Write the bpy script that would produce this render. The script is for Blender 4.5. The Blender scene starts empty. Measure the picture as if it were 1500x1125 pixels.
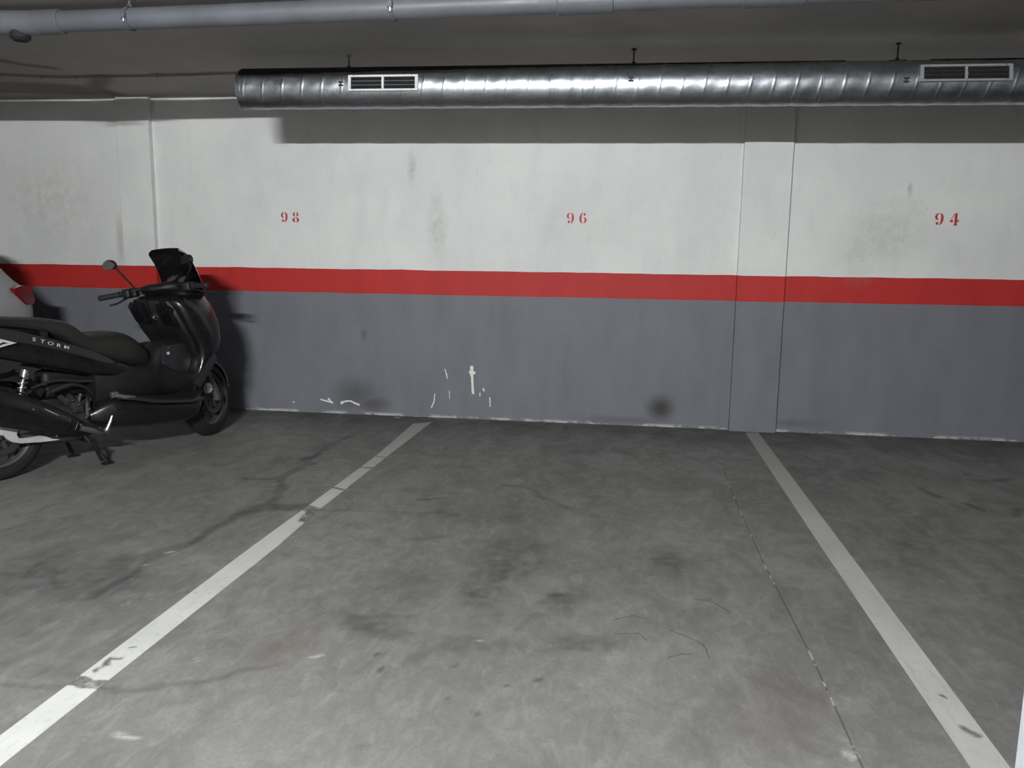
import bpy, bmesh, math, random
from mathutils import Vector, Matrix
random.seed(7)
sc = bpy.context.scene
COL = sc.collection
# ------------------------------------------------------------------ camera, world, exposure
W, H = 1500, 1125
FPX, YAW, PITCH, ROLL = 1186.09, .140574, .154451, .0135682
CAMP = Vector((0, -6.118, 1.25))
_f = Vector((-math.sin(YAW)*math.cos(PITCH), math.cos(YAW)*math.cos(PITCH), -math.sin(PITCH)))
_r0 = Vector((math.cos(YAW), math.sin(YAW), 0)); _u0 = _r0.cross(_f)
_r = _r0*math.cos(ROLL) + _u0*math.sin(ROLL); _u = _u0*math.cos(ROLL) - _r0*math.sin(ROLL)
cam = bpy.data.cameras.new('camera'); co = bpy.data.objects.new('camera', cam); COL.objects.link(co)
cam.sensor_width = 36; cam.lens = FPX/W*36; cam.clip_start = .05
co.matrix_world = Matrix(((_r.x, _u.x, -_f.x, CAMP.x), (_r.y, _u.y, -_f.y, CAMP.y), (_r.z, _u.z, -_f.z, CAMP.z), (0, 0, 0, 1)))
sc.camera = co
sc.view_settings.view_transform = 'Standard'; sc.view_settings.look = 'None'
sc.view_settings.exposure = 0.0; sc.view_settings.gamma = 1; sc.view_settings.use_curve_mapping = False
wd = bpy.data.worlds.new('world'); sc.world = wd; wd.use_nodes = True
wd.node_tree.nodes['Background'].inputs[0].default_value = (.02, .02, .022, 1)
LAMP_POWER = 6300.0          # emission strength of the nearest tube
LAMP_COL = (.975, 1, 1)

def hit(x, y, axis, val):   # where a pixel's ray meets a wall / floor plane
    d = _f + _r*((x-W/2)/FPX) - _u*((y-H/2)/FPX)
    t = (val-CAMP[axis])/d[axis]
    return CAMP + d*t
def fl(x, y): p = hit(x, y, 2, 0); return (p.x, p.y, 0)
def wl(x, y): p = hit(x, y, 1, 0); return (p.x, p.z, 0)

# ------------------------------------------------------------------ node helpers
class NT:
    def __init__(s, name):
        s.m = bpy.data.materials.new(name); s.m.use_nodes = True; s.t = s.m.node_tree
        s.bsdf = s.t.nodes['Principled BSDF']
    def n(s, typ, **k):
        nd = s.t.nodes.new(typ)
        for a, b in k.items(): setattr(nd, a, b)
        return nd
    def put(s, sock, v):
        if isinstance(v, bpy.types.NodeSocket): s.t.links.new(v, sock)
        elif isinstance(v, (tuple, list, Vector)):
            v = tuple(v); L = len(sock.default_value)
            sock.default_value = (v+(1,))[:L] if L == 4 else v[:L]
        else: sock.default_value = v
    def math(s, op, a, b=0, c=0, clamp=False):
        nd = s.n('ShaderNodeMath', operation=op, use_clamp=clamp)
        for i, v in enumerate((a, b, c)): s.put(nd.inputs[i], v)
        return nd.outputs[0]
    def vmath(s, op, a, b=(0, 0, 0)):
        nd = s.n('ShaderNodeVectorMath', operation=op); s.put(nd.inputs[0], a); s.put(nd.inputs[1], b)
        return nd.outputs[0]
    def pos(s):
        return s.n('ShaderNodeTexCoord').outputs['Object']
    def mapping(s, v, scale=(1, 1, 1), rot=(0, 0, 0), loc=(0, 0, 0)):
        nd = s.n('ShaderNodeMapping'); s.put(nd.inputs[0], v); nd.inputs['Scale'].default_value = scale
        nd.inputs['Rotation'].default_value = rot; nd.inputs['Location'].default_value = loc
        return nd.outputs[0]
    def noise(s, v, scale, detail=4, rough=.55, dist=0, color=False):
        nd = s.n('ShaderNodeTexNoise'); s.put(nd.inputs['Vector'], v)
        nd.inputs['Scale'].default_value = scale; nd.inputs['Detail'].default_value = detail
        nd.inputs['Roughness'].default_value = rough; nd.inputs['Distortion'].default_value = dist
        return nd.outputs['Color' if color else 'Fac']
    def ss(s, v, a, b, lo=0, hi=1):
        nd = s.n('ShaderNodeMapRange', interpolation_type='SMOOTHSTEP'); s.put(nd.inputs[0], v)
        for i, q in zip((1, 2, 3, 4), (a, b, lo, hi)): s.put(nd.inputs[i], q)
        return nd.outputs[0]
    def lin(s, v, a, b, lo=0, hi=1):
        nd = s.n('ShaderNodeMapRange'); s.put(nd.inputs[0], v)
        for i, q in zip((1, 2, 3, 4), (a, b, lo, hi)): s.put(nd.inputs[i], q)
        return nd.outputs[0]
    def mix(s, f, a, b, mode='MIX'):
        nd = s.n('ShaderNodeMix', data_type='RGBA', blend_type=mode); s.put(nd.inputs[0], f)
        s.put(nd.inputs[6], a); s.put(nd.inputs[7], b); return nd.outputs[2]
    def sep(s, v):
        nd = s.n('ShaderNodeSeparateXYZ'); s.put(nd.inputs[0], v); return nd.outputs
    def comb(s, x, y, z):
        nd = s.n('ShaderNodeCombineXYZ')
        for i, v in enumerate((x, y, z)): s.put(nd.inputs[i], v)
        return nd.outputs[0]
    def bump(s, h, strength=.3, dist=.01):
        nd = s.n('ShaderNodeBump'); s.put(nd.inputs['Height'], h); nd.inputs['Strength'].default_value = strength
        nd.inputs['Distance'].default_value = dist; s.t.links.new(nd.outputs[0], s.bsdf.inputs['Normal'])
    def seg(s, P, A, B, w, f):
        nd = s.n('ShaderNodeGroup', node_tree=SEG)
        for i, v in enumerate((P, A, B, w, f)): s.put(nd.inputs[i], v)
        return nd.outputs[0]
    def blob(s, P, C, R, f):
        nd = s.n('ShaderNodeGroup', node_tree=BLOB)
        for i, v in enumerate((P, C, (1/R[0], 1/R[1], 0), f)): s.put(nd.inputs[i], v)
        return nd.outputs[0]
    def mx(s, lst):
        o = None            # lazily, one mask at a time, so that few values are alive at once
        for l in lst: o = l if o is None else s.math('MAXIMUM', o, l)
        return o
    def poly(s, P, pts, w, f):
        return s.mx((s.seg(P, a, b, w, f) for a, b in zip(pts, pts[1:])))

def group(name, ins):
    g = bpy.data.node_groups.new(name, 'ShaderNodeTree')
    for n, t in ins: g.interface.new_socket(n, in_out='INPUT', socket_type='NodeSocket'+t)
    g.interface.new_socket('mask', in_out='OUTPUT', socket_type='NodeSocketFloat')
    return g, g.nodes.new('NodeGroupInput'), g.nodes.new('NodeGroupOutput')
def _vm(g, op, a, b=None, out=0):
    n = g.nodes.new('ShaderNodeVectorMath'); n.operation = op; g.links.new(a, n.inputs[0])
    if b is not None: g.links.new(b, n.inputs[3 if op == 'SCALE' else 1])
    return n.outputs['Value' if op in ('DOT_PRODUCT', 'LENGTH') else 'Vector']
def _m(g, op, a, b, clamp=False):
    n = g.nodes.new('ShaderNodeMath'); n.operation = op; n.use_clamp = clamp
    for i, v in enumerate((a, b)):
        if isinstance(v, (int, float)): n.inputs[i].default_value = v
        else: g.links.new(v, n.inputs[i])
    return n.outputs[0]
def _mr(g, v, a, b):
    n = g.nodes.new('ShaderNodeMapRange'); n.interpolation_type = 'SMOOTHSTEP'; g.links.new(v, n.inputs[0])
    for i, q in ((1, a), (2, b)):
        if isinstance(q, (int, float)): n.inputs[i].default_value = q
        else: g.links.new(q, n.inputs[i])
    n.inputs[3].default_value = 1; n.inputs[4].default_value = 0
    return n.outputs[0]
SEG, gi, go = group('stroke_mask', (('P', 'Vector'), ('A', 'Vector'), ('B', 'Vector'), ('w', 'Float'), ('f', 'Float')))
pa = _vm(SEG, 'SUBTRACT', gi.outputs[0], gi.outputs[1]); ba = _vm(SEG, 'SUBTRACT', gi.outputs[2], gi.outputs[1])
hh = _m(SEG, 'DIVIDE', _vm(SEG, 'DOT_PRODUCT', pa, ba), _vm(SEG, 'DOT_PRODUCT', ba, ba), True)
dd = _vm(SEG, 'LENGTH', _vm(SEG, 'SUBTRACT', pa, _vm(SEG, 'SCALE', ba, hh)))
SEG.links.new(_mr(SEG, dd, gi.outputs[3], _m(SEG, 'ADD', gi.outputs[3], gi.outputs[4])), go.inputs[0])
BLOB, gi, go = group('patch_mask', (('P', 'Vector'), ('C', 'Vector'), ('R', 'Vector'), ('f', 'Float')))
q_ = _vm(BLOB, 'MULTIPLY', _vm(BLOB, 'SUBTRACT', gi.outputs[0], gi.outputs[1]), gi.outputs[2])
BLOB.links.new(_mr(BLOB, _vm(BLOB, 'LENGTH', q_), _m(BLOB, 'SUBTRACT', 1.0, gi.outputs[3]), 1.0), go.inputs[0])

# ------------------------------------------------------------------ mesh helpers
def link(name, me, mat, parent=None, smooth=True, angle=35):
    me.materials.append(mat)
    if smooth:
        me.polygons.foreach_set('use_smooth', [True]*len(me.polygons))
        try: me.set_sharp_from_angle(angle=math.radians(angle))
        except Exception: pass
    o = bpy.data.objects.new(name, me); COL.objects.link(o)
    if parent: o.parent = parent
    return o
def obj(name, bm, mat, parent=None, smooth=True, angle=35):
    bmesh.ops.recalc_face_normals(bm, faces=bm.faces)
    me = bpy.data.meshes.new(name); bm.to_mesh(me); bm.free()
    return link(name, me, mat, parent, smooth, angle)
def empty(name, loc, rz=0):
    o = bpy.data.objects.new(name, None); COL.objects.link(o); o.location = loc; o.rotation_euler = (0, 0, rz)
    o.empty_display_size = .1; return o
def tag(o, label=None, cat=None, group=None, kind=None):
    for k, v in (('label', label), ('category', cat), ('group', group), ('kind', kind)):
        if v: o[k] = v
    return o
def box(bm, a, b, bevel=0, seg=2, M=None):
    r = bmesh.ops.create_cube(bm, size=1); vs = r['verts']
    for v in vs:
        v.co = Vector([(a[i]+b[i])/2 + v.co[i]*(b[i]-a[i]) for i in range(3)])
    if bevel:
        es = list({e for v in vs for e in v.link_edges})
        r = bmesh.ops.bevel(bm, geom=es, offset=bevel, segments=seg, affect='EDGES', profile=.5)
        vs = list({v for f in r['faces'] for v in f.verts} | {v for v in vs if v.is_valid})
    if M:
        for v in vs: v.co = M @ v.co
    return vs
def loft(bm, rings, cap=True, closed=False):
    R = [[bm.verts.new(p) for p in r] for r in rings]; n = len(rings[0])
    pairs = list(zip(R, R[1:])) + ([(R[-1], R[0])] if closed else [])
    for a, b in pairs:
        for i in range(n):
            j = (i+1) % n
            try: bm.faces.new((a[i], a[j], b[j], b[i]))
            except ValueError: pass
    if cap and not closed:
        bm.faces.new(R[0]); bm.faces.new(R[-1][::-1])
    return R
def tube(bm, pts, r, n=12, cap=True):
    pts = [Vector(p) for p in pts]; rs = r if isinstance(r, (list, tuple)) else [r]*len(pts)
    rings = []; up = None
    for i, p in enumerate(pts):
        t = (pts[min(i+1, len(pts)-1)]-pts[max(i-1, 0)]).normalized()
        if up is None: up = Vector((0, 0, 1)) if abs(t.z) < .9 else Vector((1, 0, 0))
        a = (up - t*up.dot(t)).normalized(); up = a; b = t.cross(a)
        rings.append([p + (a*math.cos(q) + b*math.sin(q))*rs[i] for q in [2*math.pi*k/n for k in range(n)]])
    loft(bm, rings, cap)
def smooth_path(pts, sub=6):
    P = [Vector(p) for p in pts]; out = []
    for i in range(len(P)-1):
        p0, p1, p2, p3 = P[max(i-1, 0)], P[i], P[i+1], P[min(i+2, len(P)-1)]
        for k in range(sub):
            t = k/sub
            out.append(.5*((2*p1)+(p2-p0)*t+(2*p0-5*p1+4*p2-p3)*t*t+(3*p1-p0-3*p2+p3)*t**3))
    out.append(P[-1]); return out
def lathe_y(bm, c, prof, n=48, closed=True):     # profile [(radius, y)] turned about an axis along Y through c
    rings = []
    for k in range(n):
        a = 2*math.pi*k/n
        rings.append([Vector((c[0]+r*math.cos(a), c[1]+y, c[2]+r*math.sin(a))) for r, y in prof])
    loft(bm, rings, cap=False, closed=True)
def sgnp(v, e): return math.copysign(abs(v)**e, v)
def interp(st, k=4):          # catmull-rom resample of station tuples
    P = st; out = []
    for i in range(len(P)-1):
        a, b, c, d = P[max(i-1, 0)], P[i], P[i+1], P[min(i+2, len(P)-1)]
        for s in range(k):
            t = s/k
            out.append(tuple(.5*(2*b[j]+(c[j]-a[j])*t+(2*a[j]-5*b[j]+4*c[j]-d[j])*t*t+(3*b[j]-a[j]-3*c[j]+d[j])*t**3) for j in range(len(b))))
    out.append(P[-1]); return out
def loft_x(bm, st, e=.6, n=28, k=4, y0=0):       # stations (x, ztop, zbot, halfwidth)
    rings = []
    for x, zt, zb, w in interp(st, k):
        rings.append([Vector((x, y0+w*sgnp(math.cos(q), e), (zt+zb)/2+(zt-zb)/2*sgnp(math.sin(q), e))) for q in [2*math.pi*i/n for i in range(n)]])
    loft(bm, rings)
def prism(bm, pts, y0, y1, bevel=0, axis=1):      # polygon in the XZ plane pushed along Y
    def P(p, y): return Vector((p[0], y, p[1])) if axis == 1 else (Vector((p[0], p[1], y)) if axis == 2 else Vector((y, p[0], p[1])))
    a = [bm.verts.new(P(p, y0)) for p in pts]; b = [bm.verts.new(P(p, y1)) for p in pts]; n = len(pts)
    fs = [bm.faces.new(a), bm.faces.new(b[::-1])]
    for i in range(n): fs.append(bm.faces.new((a[i], b[i], b[(i+1) % n], a[(i+1) % n])))
    if bevel:
        es = [e for f in fs[:2] for e in f.edges]
        bmesh.ops.bevel(bm, geom=es, offset=bevel, segments=2, affect='EDGES', profile=.5)
def NB(): return bmesh.new()

# ------------------------------------------------------------------ materials
def simple(name, col, rough=.5, metal=0, bump=0, bscale=60, spec=.5, coat=0, var=0, vscale=6):
    s = NT(name); b = s.bsdf
    b.inputs['Base Color'].default_value = (*col, 1); b.inputs['Roughness'].default_value = rough
    b.inputs['Metallic'].default_value = metal; b.inputs['Specular IOR Level'].default_value = spec
    b.inputs['Coat Weight'].default_value = coat; b.inputs['Coat Roughness'].default_value = .08
    p = s.pos()
    nz = s.noise(p, vscale, 5, .6)
    if var:
        s.put(b.inputs['Base Color'], s.mix(s.lin(nz, .35, .65), tuple(c*(1-var) for c in col), tuple(min(1, c*(1+var)) for c in col)))
    s.put(b.inputs['Roughness'], s.lin(s.noise(p, vscale*3, 3), .3, .7, max(.02, rough-.06), min(1, rough+.08)))
    if bump: s.bump(s.noise(p, bscale, 4), bump, .004)
    return s.m

def concrete(s, P):
    """grey power-floated slab with oil stains, cracks and scuffs (world XY on the slab)"""
    warp = s.vmath('SCALE', s.vmath('SUBTRACT', s.noise(P, 5, 3, color=True), (.5, .5, .5)))
    warp.node.inputs[3].default_value = .07
    warp2 = s.vmath('SCALE', s.vmath('SUBTRACT', s.noise(P, 28, 3, color=True), (.5, .5, .5)))
    warp2.node.inputs[3].default_value = .02
    Q = s.vmath('ADD', s.vmath('ADD', P, warp), warp2)
    Q = s.vmath('MULTIPLY', Q, (1, 1, 0))
    big = s.noise(P, .9, 5, .6, .4)
    med = s.noise(s.mapping(P, (1.6, 1, 1), (0, 0, .5)), 3.2, 6, .62, .8)
    swirl = s.noise(s.mapping(P, (2.2, .8, 1), (0, 0, -.6)), 6, 6, .65, 1.6)
    fine = s.noise(P, 90, 3, .7)
    c = s.mix(s.lin(big, .35, .65), (.165, .163, .158), (.245, .243, .236))
    c = s.mix(s.lin(med, .42, .72, 0, .6), c, (.105, .104, .10))
    c = s.mix(s.lin(swirl, .5, .75, 0, .4), c, (.33, .33, .32))
    c = s.mix(s.lin(fine, .3, .7, 0, .34), c, (.10, .10, .10))
    mott = s.noise(s.mapping(P, (1.3, 1, 1), (0, 0, .8)), 11, 7, .70, .8)
    c = s.mix(s.lin(mott, .50, .75, 0, .34), c, (.085, .085, .083))
    c = s.mix(s.lin(mott, .48, .28, 0, .24), c, (.36, .36, .35))
    # stains, creeping cracks and scuffs: masks stored per point of the slab (r dark, g rust, b pale)
    at = s.n('ShaderNodeAttribute', attribute_name='marks'); dk, ru, pl = s.sep(at.outputs['Color'])
    c = s.mix(s.math('MULTIPLY', ru, s.lin(med, .3, .6, .1, .40)), c, (.13, .085, .066))
    dk = s.math('MULTIPLY', dk, s.lin(med, .3, .65, .55, 1.2), clamp=True)
    c = s.mix(dk, c, (.048, .048, .048))
    c = s.mix(s.math('MULTIPLY', pl, s.lin(fine, .3, .6, .3, 1)), c, (.50, .50, .48))
    thin = s.mx((s.poly(Q, [fl(*a) for a in l], .0008, .004) for l in ([(900, 908), (925, 902), (950, 906)], [(900, 927), (935, 927), (948, 938)], [(985, 923), (1015, 935), (1030, 945), (1036, 963)], [(975, 962), (1010, 955)], [(1020, 878), (1050, 885), (1068, 898)])))
    # saw-cut joint
    J = s.vmath('MULTIPLY', P, (1, 1, 0))
    jn = s.poly(J, [fl(1052, 662), fl(1069, 715), fl(1085, 750), fl(1116, 820), fl(1150, 886), fl(1187, 958), fl(1225, 1040), fl(1264, 1125), (.62, -5.6, 0)], .0015, .003)
    chips = s.math('MULTIPLY', jn, s.ss(s.noise(P, 9, 3), .54, .60))
    c = s.mix(s.math('MULTIPLY', s.math('MAXIMUM', jn, thin), .7), c, (.05, .05, .05))
    c = s.mix(s.math('MULTIPLY', chips, .7), c, (.5, .49, .46))
    # pale flecks
    fk = s.ss(s.noise(P, 26, 2, .5), .76, .80)
    c = s.mix(s.math('MULTIPLY', fk, .5), c, (.42, .42, .40))
    # slab darkens unevenly towards the foot of the wall
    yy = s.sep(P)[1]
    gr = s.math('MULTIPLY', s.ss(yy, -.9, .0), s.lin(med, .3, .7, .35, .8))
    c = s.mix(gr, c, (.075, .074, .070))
    return c, med, fine, Q

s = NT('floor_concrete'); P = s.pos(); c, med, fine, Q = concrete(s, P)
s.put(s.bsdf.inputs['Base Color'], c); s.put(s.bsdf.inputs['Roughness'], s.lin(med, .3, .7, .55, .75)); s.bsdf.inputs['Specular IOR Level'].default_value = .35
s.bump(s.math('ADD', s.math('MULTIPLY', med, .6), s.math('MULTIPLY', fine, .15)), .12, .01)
M_FLOOR = s.m

def line_mat(name, gaps, seed):
    s = NT(name); P = s.pos()
    warp = s.vmath('SCALE', s.vmath('SUBTRACT', s.noise(P, 30, 3, color=True), (.5, .5, .5))); warp.node.inputs[3].default_value = .03
    Q = s.vmath('MULTIPLY', s.vmath('ADD', P, warp), (1, 1, 0))
    yy = s.sep(P)[1]
    wear = s.math('MULTIPLY', s.ss(s.noise(P, 35, 5, .7), .52, .72), .35)
    far_dark = s.math('MULTIPLY', s.ss(yy, -3.2, -.1), .62)  # line darkens gradually towards the wall
    streak = s.math('MULTIPLY', s.ss(s.noise(s.mapping(P, (14, 1.5, 1), (0, 0, 1.0)), 3, 5, .7), .5, .75), .25 if seed == 1 else .5)
    col = s.mix(s.lin(s.noise(P, 3, 4), .3, .7), (.50, .50, .485) if seed == 1 else (.42, .42, .40), (.60, .60, .585) if seed == 1 else (.50, .50, .475))
    col = s.mix(s.math('MAXIMUM', far_dark, s.math('MAXIMUM', wear, streak)), col, (.23, .23, .215))
    if gaps:
        g = s.mx((s.poly(Q, [fl(*a) for a in l], w, f) for l, w, f in gaps))
        col = s.mix(s.math('MULTIPLY', g, s.lin(s.noise(P, 22, 5, .75), .35, .55, .45, 1)), col, (.125, .122, .118))
    s.put(s.bsdf.inputs['Base Color'], col); s.bsdf.inputs['Roughness'].default_value = .65
    return s.m
M_LINE1 = line_mat('worn_white_line_paint', (
    ([(105, 995), (125, 1002), (150, 1004)], .018, .012), ([(441, 742), (462, 748), (450, 762)], .03, .02), ([(486, 714), (512, 719)], .010, .008),
    ([(528, 685), (556, 686)], .010, .006), ([(548, 668), (570, 671)], .006, .004), ([(140, 983), (155, 976), (160, 966), (176, 965)], .002, .014), ([(190, 950), (200, 948)], .001, .006)), 1)
M_LINE2 = line_mat('dirty_white_line_paint', (([(1378, 1018), (1384, 1022)], .002, .008), ([(1412, 1068), (1430, 1078)], .001, .02)), 2)

def wall_mat(name, marks):
    s = NT(name); P = s.pos(); X, Y, Z = s.sep(P)
    warp = s.noise(P, 25, 4, .6, color=True)
    wv = s.vmath('SCALE', s.vmath('SUBTRACT', warp, (.5, .5, .5))); wv.node.inputs[3].default_value = .02
    zz = s.math('ADD', Z, s.lin(s.noise(P, 2.5, 3), 0, 1, -.008, .008))
    big = s.noise(P, 1.3, 5, .6); med = s.noise(s.mapping(P, (1, 1, .35)), 6, 5, .6); fine = s.noise(P, 70, 3, .6)
    white = s.mix(s.lin(big, .35, .68), (.72, .725, .71), (.62, .625, .62))
    white = s.mix(s.lin(med, .5, .8, 0, .35), white, (.5, .505, .50))
    scr = s.ss(s.noise(s.mapping(P, (9, 9, 1.2)), 4, 6, .75, .5), .60, .78)
    white = s.mix(s.math('MULTIPLY', scr, .4), white, (.40, .40, .39))
    white = s.mix(s.lin(fine, .4, .8, 0, .12), white, (.4, .4, .4))
    grey = s.mix(s.lin(med, .3, .7), (.168, .174, .197), (.135, .140, .160))
    grey = s.mix(s.lin(fine, .3, .8, 0, .25), grey, (.22, .226, .248))
    red = s.mix(s.lin(med, .3, .7), (.47, .028, .024), (.39, .022, .02))
    c = s.mix(s.ss(zz, .9600, .9635), grey, red)
    c = s.mix(s.ss(zz, 1.1460, 1.1495), c, white)
    if marks:
        Q = s.vmath('ADD', s.comb(X, Z, 0), wv); Q = s.vmath('MULTIPLY', Q, (1, 1, 0))
        soot = s.mx((s.math('MULTIPLY', s.blob(Q, wl(*a), r, .95), w) for a, r, w in (
            ((522, 578), (.26, .20), .55), ((545, 592), (.22, .10), .65), ((968, 598), (.15, .14), .97), ((966, 604), (.085, .07), .9), ((335, 560), (.15, .25), .3),
            ((533, 490), (.04, .07), .4), ((905, 615), (.5, .05), .35), ((1160, 620), (.35, .05), .3))))
        c = s.mix(soot, c, (.045, .04, .038))
        smear = s.mx((s.math('MULTIPLY', s.blob(Q, wl(*a), r, .95), w) for a, r, w in (
            ((603, 245), (.05, .18), .5), ((640, 330), (.12, .35), .35), ((1333, 278), (.03, .08), .6), ((1358, 305), (.01, .02), .7), ((860, 330), (.5, .3), .12), ((1260, 370), (.2, .3), .3),
            ((75, 290), (.7, .5), .3), ((1300, 340), (.4, .35), .3))))
        smear = s.math('MULTIPLY', smear, s.lin(s.noise(P, 14, 5, .7), .35, .6, .2, 1.3), clamp=True)
        c = s.mix(smear, c, (.36, .36, .34))
        rg = s.vmath('SCALE', s.vmath('SUBTRACT', s.noise(P, 90, 3, color=True), (.5, .5, .5))); rg.node.inputs[3].default_value = .014
        K = s.vmath('MULTIPLY', s.vmath('ADD', s.comb(X, Z, 0), rg), (1, 1, 0))
        flakes = s.mx((s.poly(K, [wl(*a) for a in l], w, .002) for l, w in (
            ([(691, 538), (691, 549)], .012), ([(689, 545), (694, 546)], .012), ([(691.5, 549), (692, 562), (693, 576)], .008), ([(652, 541), (655.5, 554)], .003),
            ([(658.5, 573), (658.5, 584)], .0015), ([(708, 569), (709, 573)], .004), ([(703, 576), (703, 580)], .003), ([(717.5, 582), (718, 595)], .003),
            ([(637, 577), (636, 588), (632, 597)], .003), ([(470, 585), (487, 590), (481, 584)], .005), ([(500, 589), (512, 587), (526, 593)], .005), ([(500, 591), (505, 588)], .006),
            ([(429, 589), (431, 589)], .002))))
        edge = s.math('MULTIPLY', s.math('SUBTRACT', 1, s.ss(Z, .004, .030)), s.ss(s.noise(s.mapping(P, (1, 1, 3)), 5, 5, .7), .47, .56))
        c = s.mix(s.math('MAXIMUM', flakes, s.math('MULTIPLY', edge, .5)), c, (.72, .72, .66))
        pier_shade = s.mx((s.poly(K, [wl(172, 168), wl(179, 280), wl(185, 386)], .004, .022), s.poly(K, [wl(185, 386), wl(193, 470)], .002, .012)))  # shadow line beside the pier's left edge, painted into the wall colour
        c = s.mix(s.math('MULTIPLY', pier_shade, .5), c, (.20, .20, .19))
        yel = s.mx((s.blob(Q, wl(176, 350), (.05, .30), .9), s.blob(Q, wl(173, 150), (.05, .10), .9), s.blob(Q, wl(222, 155), (.04, .09), .9)))
        c = s.mix(s.math('MULTIPLY', yel, .4), c, (.26, .25, .20))
        crack = s.poly(K, [wl(*a) for a in ((1083, 160), (1085, 215))], .0005, .002)
        c = s.mix(s.math('MULTIPLY', crack, .5), c, (.2, .2, .2))
    s.put(s.bsdf.inputs['Base Color'], c); s.bsdf.inputs['Roughness'].default_value = .6; s.bsdf.inputs['Specular IOR Level'].default_value = .3
    s.bump(s.math('ADD', s.math('MULTIPLY', big, 1.6), s.math('ADD', s.math('MULTIPLY', med, .5), s.math('MULTIPLY', fine, .12))), .22, .012)
    return s.m
M_WALL = wall_mat('painted_wall', True); M_WALL2 = wall_mat('painted_pier', False)

s = NT('ceiling_plaster'); P = s.pos()
big = s.noise(P, 1.1, 5, .6); med = s.noise(P, 7, 5, .6)
c = s.mix(s.lin(big, .35, .65), (.38, .365, .335), (.31, .298, .275))
c = s.mix(s.lin(med, .45, .8, 0, .3), c, (.28, .265, .24))
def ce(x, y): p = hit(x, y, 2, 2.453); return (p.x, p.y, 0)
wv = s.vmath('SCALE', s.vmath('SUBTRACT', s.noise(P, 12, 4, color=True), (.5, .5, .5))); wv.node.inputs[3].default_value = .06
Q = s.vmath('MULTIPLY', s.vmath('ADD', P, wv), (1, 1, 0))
ceil_marks = s.mx((s.poly(Q, [ce(*a) for a in l], w, f) for l, w, f in (([(0, 88), (30, 94), (78, 100)], .02, .05), ([(150, 112), (140, 128), (165, 138)], .02, .10), ([(222, 107), (235, 107)], .008, .02), ([(340, 106), (348, 106)], .012, .02), ([(-200, 128), (0, 128), (105, 131)], .16, .10))))  # brown stains, and a broad darker strip at the upper left
c = s.mix(s.math('MULTIPLY', ceil_marks, .65), c, (.10, .06, .045))
s.put(s.bsdf.inputs['Base Color'], c); s.bsdf.inputs['Roughness'].default_value = .85
s.bump(s.math('ADD', big, s.math('MULTIPLY', med, .3)), .2, .02)
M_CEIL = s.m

s = NT('galvanised_steel'); P = s.pos()
v = s.n('ShaderNodeTexVoronoi'); s.put(v.inputs['Vector'], P); v.inputs['Scale'].default_value = 45
n1 = s.noise(P, 3, 5, .65, .5); n2 = s.noise(s.mapping(P, (1, 3, 3)), 9, 5, .65)
c = s.mix(s.lin(v.outputs['Distance'], 0, .7), (.37, .395, .42), (.48, .51, .54))
c = s.mix(s.lin(n1, .4, .7, 0, .55), c, (.27, .285, .30))
s.put(s.bsdf.inputs['Base Color'], c); s.bsdf.inputs['Metallic'].default_value = 1
s.put(s.bsdf.inputs['Roughness'], s.lin(n2, .3, .7, .32, .44)); s.bump(s.math('ADD', n1, s.math('MULTIPLY', n2, .25)), .10, .010)
M_GALV = s.m
M_RIM = simple('duct_inner_black', (.01, .01, .01), .8)
M_FRAME = simple('white_enamel_grille', (.62, .62, .61), .4, 0, var=.08)
M_SLAT = simple('grey_steel_slat', (.20, .20, .21), .5, .3)
M_DARK = simple('black_void', (.004, .004, .005), .9)
M_STEEL = simple('dull_steel', (.35, .35, .36), .4, .9)
M_ZINC = simple('bright_zinc', (.75, .75, .74), .25, 1)
M_ROD = simple('sooty_rod', (.03, .03, .03), .6, .4)
M_PVC = simple('grey_pvc', (.105, .109, .125), .5, 0, bump=.05, var=.15, vscale=4)
M_PVCD = simple('grey_pvc_socket', (.095, .098, .112), .5, 0, var=.1)
M_CABLE = simple('dark_cable_sheath', (.035, .028, .024), .6)
M_REDP = simple('red_stencil_paint', (.42, .025, .02), .6, var=.2, vscale=40)
M_LAMPB = simple('white_lamp_housing', (.7, .7, .7), .4)
s = NT('lamp_tube_glow'); s.bsdf.inputs['Base Color'].default_value = (.9, .9, .9, 1)
s.bsdf.inputs['Emission Color'].default_value = (*LAMP_COL, 1); s.bsdf.inputs['Emission Strength'].default_value = LAMP_POWER
M_TUBE = s.m

M_COLP = simple('pale_blue_white_column_paint', (.62, .64, .70), .5, bump=.1, var=.08)

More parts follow.
